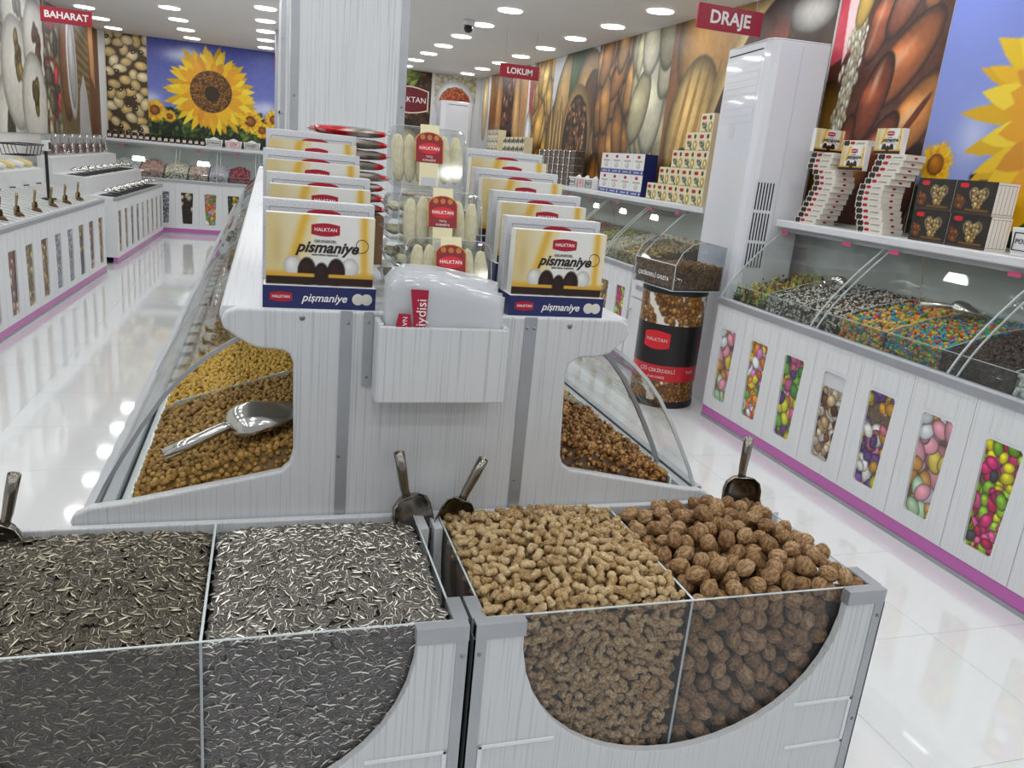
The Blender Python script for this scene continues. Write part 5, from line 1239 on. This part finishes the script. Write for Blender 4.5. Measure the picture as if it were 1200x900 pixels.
bx('floor_sheet', ACRYLC, t, -w_, w_, -d_, d_, 0, th); bx('front_sheet', ACRYLC, t, -w_, w_, -d_-.001, -d_+.004, th, .17); bx('back_sheet', ACRYLC, t, -w_, w_, d_-.004, d_, th, .30)
for s in (-1, 1): MB().prism([(p[0], max(p[1], th)) for p in prof], s*w_-.0025, s*w_+.0025, 'x').build('side_sheet', ACRYLC, t)
MB().strip(prof[::-1][:5], .004, -w_+.003, w_-.003, 'x').build('curved_lid', GLASS, t)
m = MB()
for s in (-1, 1): m.tube([(s*w_, p[0], p[1]) for p in prof]+[(s*w_, prof[0][0], prof[0][1])], .0028, 5)
m.tube([(-w_, -d_, 0), (w_, -d_, 0)], .003, 5); m.tube([(-w_, -d_, .17), (w_, -d_, .17)], .003, 5); m.build('bright_edges', GEDGE, t)
text('ÇEKİRDEKLİ GALETA', WINK, t, (0, -d_-.004, .07), .03, (PI/2, 0, 0), width=.36, bold=.012)
g = np.random.RandomState(5); N = 1100; x = g.uniform(-w_+.012, w_-.012, N); z = g.uniform(.015, .16, N); a_ = g.rand(N) < .5
P = np.where(a_[:, None], np.stack([x, np.full(N, -d_+.014), z], 1), np.stack([np.full(N, w_-.014), np.clip(x, -d_+.012, d_-.012), z], 1))
ex = scatter(FLAKE, P, rots(*g.uniform(0, 6.28, (3, N))), np.array([lin(hexc(c)) for c in ('7a5430', '8a6238', '664424', '9a7044')])[g.randint(4, size=N)], np.full(N, .024))
o = goods('brown_nut_clusters', 'brown roasted nut clusters inside the acrylic dispenser', None, FLAKE, (-w_+.008, w_-.008), (-d_+.008, d_-.008), lambda x, y: .165+.02*np.sin(9*x)*np.cos(8*y), .026, ('8a6238', '9a7044', '7a5430', 'a87c4c'), 77, 2, None, '4a321c', .008, 'nuts', ex)
o.location = (2.735, 4.905, dz); o.rotation_euler = (0, 0, math.radians(-82))

# ------------------------------------------------------------------ goods on the right shelves
SHZ = 1.3528; RZR = -PI/2
def slim_box():
    t = thing('slim_box', 'x', 'box', group='slim sweet boxes on the near right shelf')
    w, h, d = .205, .0325, .14
    bx('carton', mat('cream_card', 'e6e0d4', .5), t, -w/2, w/2, 0, d, 0, h, bevel=.0006)
    for cx, z, rr in ((-.083, .016, .0148), (-.062, .016, .0148)): MB().prism([(cx+rr*math.cos(a), z+rr*math.sin(a)*1.05) for a in np.linspace(0, 2*PI, 14, False)], -.0006, 0).build('chocolate_picture', INK, t)
    logo(t, -.022, .017, .038, -.0002, RED, False)
    text('pismaniye', mat('grey_ink', '8a8680', .5), t, (.045, -.0005, .016), .01, width=.07, shear=.3)
    s = MB(); a = [(.07+.013*math.cos(q), .016+.006*math.sin(q)) for q in np.linspace(0, 2*PI, 14, False)]; s.prism(a, w/2, w/2+.0006, 'x'); s.build('side_logo', RED, t)
    return t
sl0 = slim_box(); nsl = 0
ORD = ('lowest', 'second', 'third', 'fourth', 'fifth', 'sixth', 'seventh', 'eighth', 'ninth', 'tenth', 'eleventh', 'twelfth', 'topmost')
for (y0, offs, nm) in ((4.29, (.075, .045, .025, .01, -.01, -.02, -.045, -.055, -.045, -.025, .04, .03, .02), 'left'), (3.80, (-.03, -.02, -.0, .01, .03, .035, .035, .03, -.01, -.035, -.06, -.075, -.09), 'right')):
    for k, of in enumerate(offs):
        lab = 'slim cream sweet box, %s up in the %s twisting stack' % (ORD[k], nm) if k < 12 else 'slim cream sweet box, topmost of the %s twisting stack' % nm
        loc = (3.275, y0+of*.9, SHZ+.0334*k); rz = RZR+.05*math.sin(k*.7)
        if nsl == 0: o = sl0; o['label'] = lab; o.location = loc; o.rotation_euler = (0, 0, rz)
        else: copytree(sl0, None, lab, loc, rz)
        nsl += 1
ztop = SHZ+.0334*13
o = copytree(sb0, None, 'white and gold sweet box standing on the right twisting stack of the shelf', (3.285, 3.80-.02, ztop), RZR)
o = copytree(sb0, None, 'white and gold sweet box wedged between the two twisting stacks', (3.285, 4.045, SHZ+.0334*10.1), RZR)
o = copytree(sb0, None, 'sweet box standing sideways on the left twisting stack', (3.30, 4.30, ztop), 0)
copytree(sl0, None, 'slim cream sweet box lying above the wedged sweet box', (3.29, 4.05, SHZ+.0334*10.1+.1365), RZR)
hi = Img(72, 48, '2a2522').noise(6, 6, .05, 3); T_ = np.linspace(0, 2*PI, 40, False)
def heart(s): return [(44+s*16*math.sin(t)**3*.95-1.5, 26+s*(13*math.cos(t)-5*math.cos(2*t)-2*math.cos(3*t)-math.cos(4*t))*1.0) for t in T_]
hi.poly(heart(1.08), '8a8060'); hi.poly(heart(.92), '3a2c1e'); hi.pile(60, 3.2, 2.6, ('c8a868', 'b08a4c', 'd8bc84'), 4, x=(32, 54), y=(10, 38), keep=lambda a, b: abs(a-42.5) < 12-(28-b)*.45 and b < 36)
hi.pile(26, 4, 3.4, ('a8642c', '8a4a24', 'c08038'), 5, x=(6, 18), y=(8, 24)); hi.poly([(24, 5), (64, 5), (64, 8), (24, 8)], '7a5428'); hi.poly([(4, 1), (70, 1), (70, 3), (4, 3)], '5a4028')
def heart_box():
    t = thing('heart_box', 'x', 'box', group='black nut boxes on the near right shelf'); w, h, d = .243, .158, .13
    bx('carton', PAPERW, t, -w/2, w/2, .0015, d, 0, h); hi.build('front_print', (-w/2, 0, 0), (w, 0, 0), (0, 0, h), PRINTG, t)
    bx('black_top', mat('black_card', '2a2522', .4), t, -w/2, w/2, .001, d, h, h+.0008)
    for k in range(5): bx('side_line', INK, t, w/2, w/2+.0004, .02+.024*k, .0215+.024*k, .012, h-.012)
    for z in (.011, h-.012): bx('side_line', INK, t, w/2, w/2+.0004, .005, d-.005, z, z+.0015)
    logo(t, -.07, h*.86, .05, -.0004, LRED, False); return t
hb0 = heart_box(); k = 0
for col, y in ((0, 3.35), (1, 3.104)):
    for row in (0, 1):
        lab = 'black nut box with heart picture, %s %s of four' % (('lower', 'upper')[row], ('left', 'right')[col]); loc = (3.272, y+.008*row, SHZ+.1592*row)
        if k == 0: o = hb0; o['label'] = lab; o.location = loc; o.rotation_euler = (0, 0, RZR)
        else: copytree(hb0, None, lab, loc, RZR)
        k += 1
def tub(s, lab, loc, rz, ink, k=1.0, hk=1.0):
    t = thing('label_tub', lab, 'tub', loc, rz, 'small labelled tubs on the shelves'); a, b, h = .062*k, .072*k, .115*k
    V = [(-a, -.04*k, 0), (a, -.04*k, 0), (a, .04*k, 0), (-a, .04*k, 0), (-b, -.048*k, h), (b, -.048*k, h), (b, .048*k, h), (-b, .048*k, h)]
    V = [(x, y, z*hk) for x, y, z in V]
    MB().add(V, [(0, 3, 2, 1), (4, 5, 6, 7), (0, 1, 5, 4), (1, 2, 6, 5), (2, 3, 7, 6), (3, 0, 4, 7)]).build('tub', PAPERW, t, .004)
    m = MB(); q = .055*k
    for (x0, x1, z0, z1) in ((-q, q, .022*k, .026*k), (-q, q, .092*k, .096*k), (-q, -q+.004*k, .022*k, .096*k), (q-.004*k, q, .022*k, .096*k)): m.box(x0, x1, -.049*k, -.0465*k, z0*hk, z1*hk)
    m.build('label_border', ink, t); text(s, ink, t, (0, -.0492*k, .059*k*hk), .02, width=.085*k if len(s) > 3 else .06*k, bold=.012)
    m = MB().tube([(-.035*k, 0, h*hk), (0, .01, h*hk+.008*k), (.035*k, 0, h*hk)], [.006*k, .012*k, .006*k], 7); m.build('tissue', PAPERW, t, smooth=True)
tub('POŞET', 'white tub labelled in black at the right edge of the near shelf', (3.30, 2.76, SHZ), RZR, BLACKP, 1.1)
for s, y, ink, lab in (('KÜRDAN', 8.42, BLACKP, 'first of three white label tubs beside the stacked silver tins'), ('ÇÖP', 8.18, LRED, 'red lettered white tub in the middle on the far right shelf'), ('POŞET', 7.94, BLACKP, 'white label tub next to the blue and white boxes')): tub(s, lab, (3.30, y, SHZ), RZR, ink, 1.55, .62)
for s, x, ink, lab in (('KÜRDAN', -.79, BLACKP, 'left white label tub on the far shelf beside the jars'), ('ÇÖP', -.50, LRED, 'red lettered white tub on the far shelf'), ('POŞET', -.22, BLACKP, 'right white label tub on the far shelf near the pillar')): tub(s, lab, (x, 13.88, SHZ), 0, ink, 1.8, .56)
def gridbox(name, cat, grp, w, h, d, im, extra=None, body=PAPERW):
    t = thing(name, 'x', cat, group=grp); bx('carton', body, t, -w/2, w/2, .0012, d, 0, h); im.build('front_print', (-w/2, 0, 0), (w, 0, 0), (0, 0, h), PRINTG, t)
    if extra: extra(t)
    return t
im = Img(38, 28, 'ece2bc'); im.ell(29, 8, 6, 7, 0, 'd8b44a', .2); im.ell(29, 8, 3, 4, 0, 'f0e2a8', .1); im.ell(27, 21, 3.4, 3.4, 0, '2a3030', .1); im.pile(14, 2.4, 1.6, ('5a6a4a', '8a7a5a', 'b8b4a0'), 3, x=(4, 20), y=(2, 13)); im.poly([(3, 0), (35, 0), (35, 1.2), (3, 1.2)], '6a5a2a')
cb0 = gridbox('cream_box', 'box', 'cream boxes stacked in steps on the far right shelf', .196, .1405, .11, im, lambda t: logo(t, -.05, .108, .062, -.0004, RED, False), mat('cream_box_card', 'e6dcb8', .5)); k = 0
for row in range(5):
    for c in range(5-row):
        y = 5.79+.2*c; lab = 'cream box in the stepped stack, %s row up, %s from the air conditioner' % (NTH[row], NTH[c]); loc = (3.29, y, SHZ+.1415*row)
        if k == 0: cb0['label'] = lab; cb0.location = loc; cb0.rotation_euler = (0, 0, RZR)
        else: copytree(cb0, None, lab, loc, RZR)
        k += 1
im = Img(40, 34, 'ecebea'); im.poly([(0, 0), (40, 0), (40, 7), (0, 7)], '2a3a8a'); im.poly([(6, 2.5), (26, 2.5), (26, 4.5), (6, 4.5)], 'c8cce0'); im.ell(34, 3.5, 2.6, 2.4, 0, 'd8d8e0', .1); im.ell(20, 14, 6, 4, 0, 'd0cfcc', .15); im.poly([(8, 20), (32, 20), (32, 22), (8, 22)], '9a948c')
bw0 = gridbox('blue_white_box', 'box', 'blue and white boxes on the far right shelf', .248, .19, .13, im, lambda t: logo(t, 0, .16, .06, -.0004, RED, False), NAVY); k = 0
for row in range(2):
    for c in range(4):
        lab = 'blue and white box, %s row, %s from the label tubs' % (('lower', 'upper')[row], ('fourth', 'third', 'second', 'first')[c]); loc = (3.29, 6.93+.25*c, SHZ+.191*row)
        if k == 0: bw0['label'] = lab; bw0.location = loc; bw0.rotation_euler = (0, 0, RZR)
        else: copytree(bw0, None, lab, loc, RZR)
        k += 1
# silver edged tins
t0 = thing('silver_tin', 'x', 'tin', group='silver edged tins on the far right shelf')
MB().box(-.078, .078, .004, .12, .004, .072).build('dark_body', mat('dark_tin_body', '40362e', .3, noise=((50, 50, 50), '6a5c50', .4, .6)), t0, .008)
MB().tube([(-.082, .0, .004), (-.084, -.002, .02), (-.086, .0, .037), (-.084, -.002, .056), (-.082, .0, .072)], .012, 8).build('silver_edge', STEEL, t0, smooth=True)
bx('lid', mat('silver_lid', 'c8c4bc', .25, .8), t0, -.08, .08, .0, .122, .072, .0775, bevel=.003); k = 0
for c in range(7):
    for row in range(5):
        lab = 'dark silver edged tin, %s column from the label tubs, %s row up' % (NTH[c], NTH[row]); loc = (3.29, 8.66+.178*c, SHZ+.0785*row)
        if k == 0: t0['label'] = lab; t0.location = loc; t0.rotation_euler = (0, 0, RZR)
        else: copytree(t0, None, lab, loc, RZR)
        k += 1
im = Img(20, 14, 'e4dcc4'); im.pile(10, 2, 1.6, ('8a9a6a', 'c8b890', 'a86a4a'), 3, y=(1, 7)); im.ell(6, 11, 2.4, 1.6, 0, 'b02a34', .1); im.ell(14, 11, 1.6, 1.6, 0, '3a3a34', .1)
im2 = Img(20, 14, 'e6ddc4'); im2.pile(12, 2.2, 2, ('2c2420', '3a302a'), 4, y=(5, 9)); im2.ell(10, 12, 2, 1.2, 0, 'c8b04a', .1)
for nm, imx, y0, nc, nr, grp in (('small_box', im, 11.95, 3, 6, 'greenish small boxes in the far right corner'), ('coffee_box', im2, 10.62, 5, 5, 'dark spotted small boxes on the far right shelf')):
    p0 = gridbox(nm, 'box', grp, .2, .107, .12, imx, None, mat('cream_box_card', 'e6dcb8', .5)); k = 0
    for c in range(nc):
        for row in range(nr):
            lab = '%s box on the far right shelf, %s column, %s row up' % (('greenish small', 'dark spotted small')[nm == 'coffee_box'], NTH[c], NTH[row]); loc = (3.29, y0+.205*c, SHZ+.108*row)
            if k == 0: p0['label'] = lab; p0.location = loc; p0.rotation_euler = (0, 0, RZR)
            else: copytree(p0, None, lab, loc, RZR)
            k += 1
# jars on the far shelf
j0 = thing('spice_jar', 'x', 'jar', group='small dark jars on the far shelf')
MB().lathe([(.036, 0), (.04, .006), (.04, .07), (.032, .082), (.03, .088)], 16).build('glass_jar', mat('dark_jar', '3a1e16', .2, coat=.4), j0, smooth=True)
MB().lathe([(.034, .088), (.035, .105), (.033, .108)], 16).build('lid', mat('dark_lid', '2a2018', .4), j0)
bx('label', mat('jar_label', 'd8cfc4', .5), j0, -.026, .026, -.0425, -.035, .02, .06)
for k in range(16):
    lab = 'small dark jar with pale label, %s from the left on the far shelf' % ('first', 'second', 'third', 'fourth', 'fifth', 'sixth', 'seventh', 'eighth', 'ninth', 'tenth', 'eleventh', 'twelfth', 'thirteenth', 'fourteenth', 'fifteenth', 'sixteenth')[k]
    loc = (-2.29+.0885*k, 13.88, SHZ)
    if k == 0: j0['label'] = lab; j0.location = loc
    else: copytree(j0, None, lab, loc)
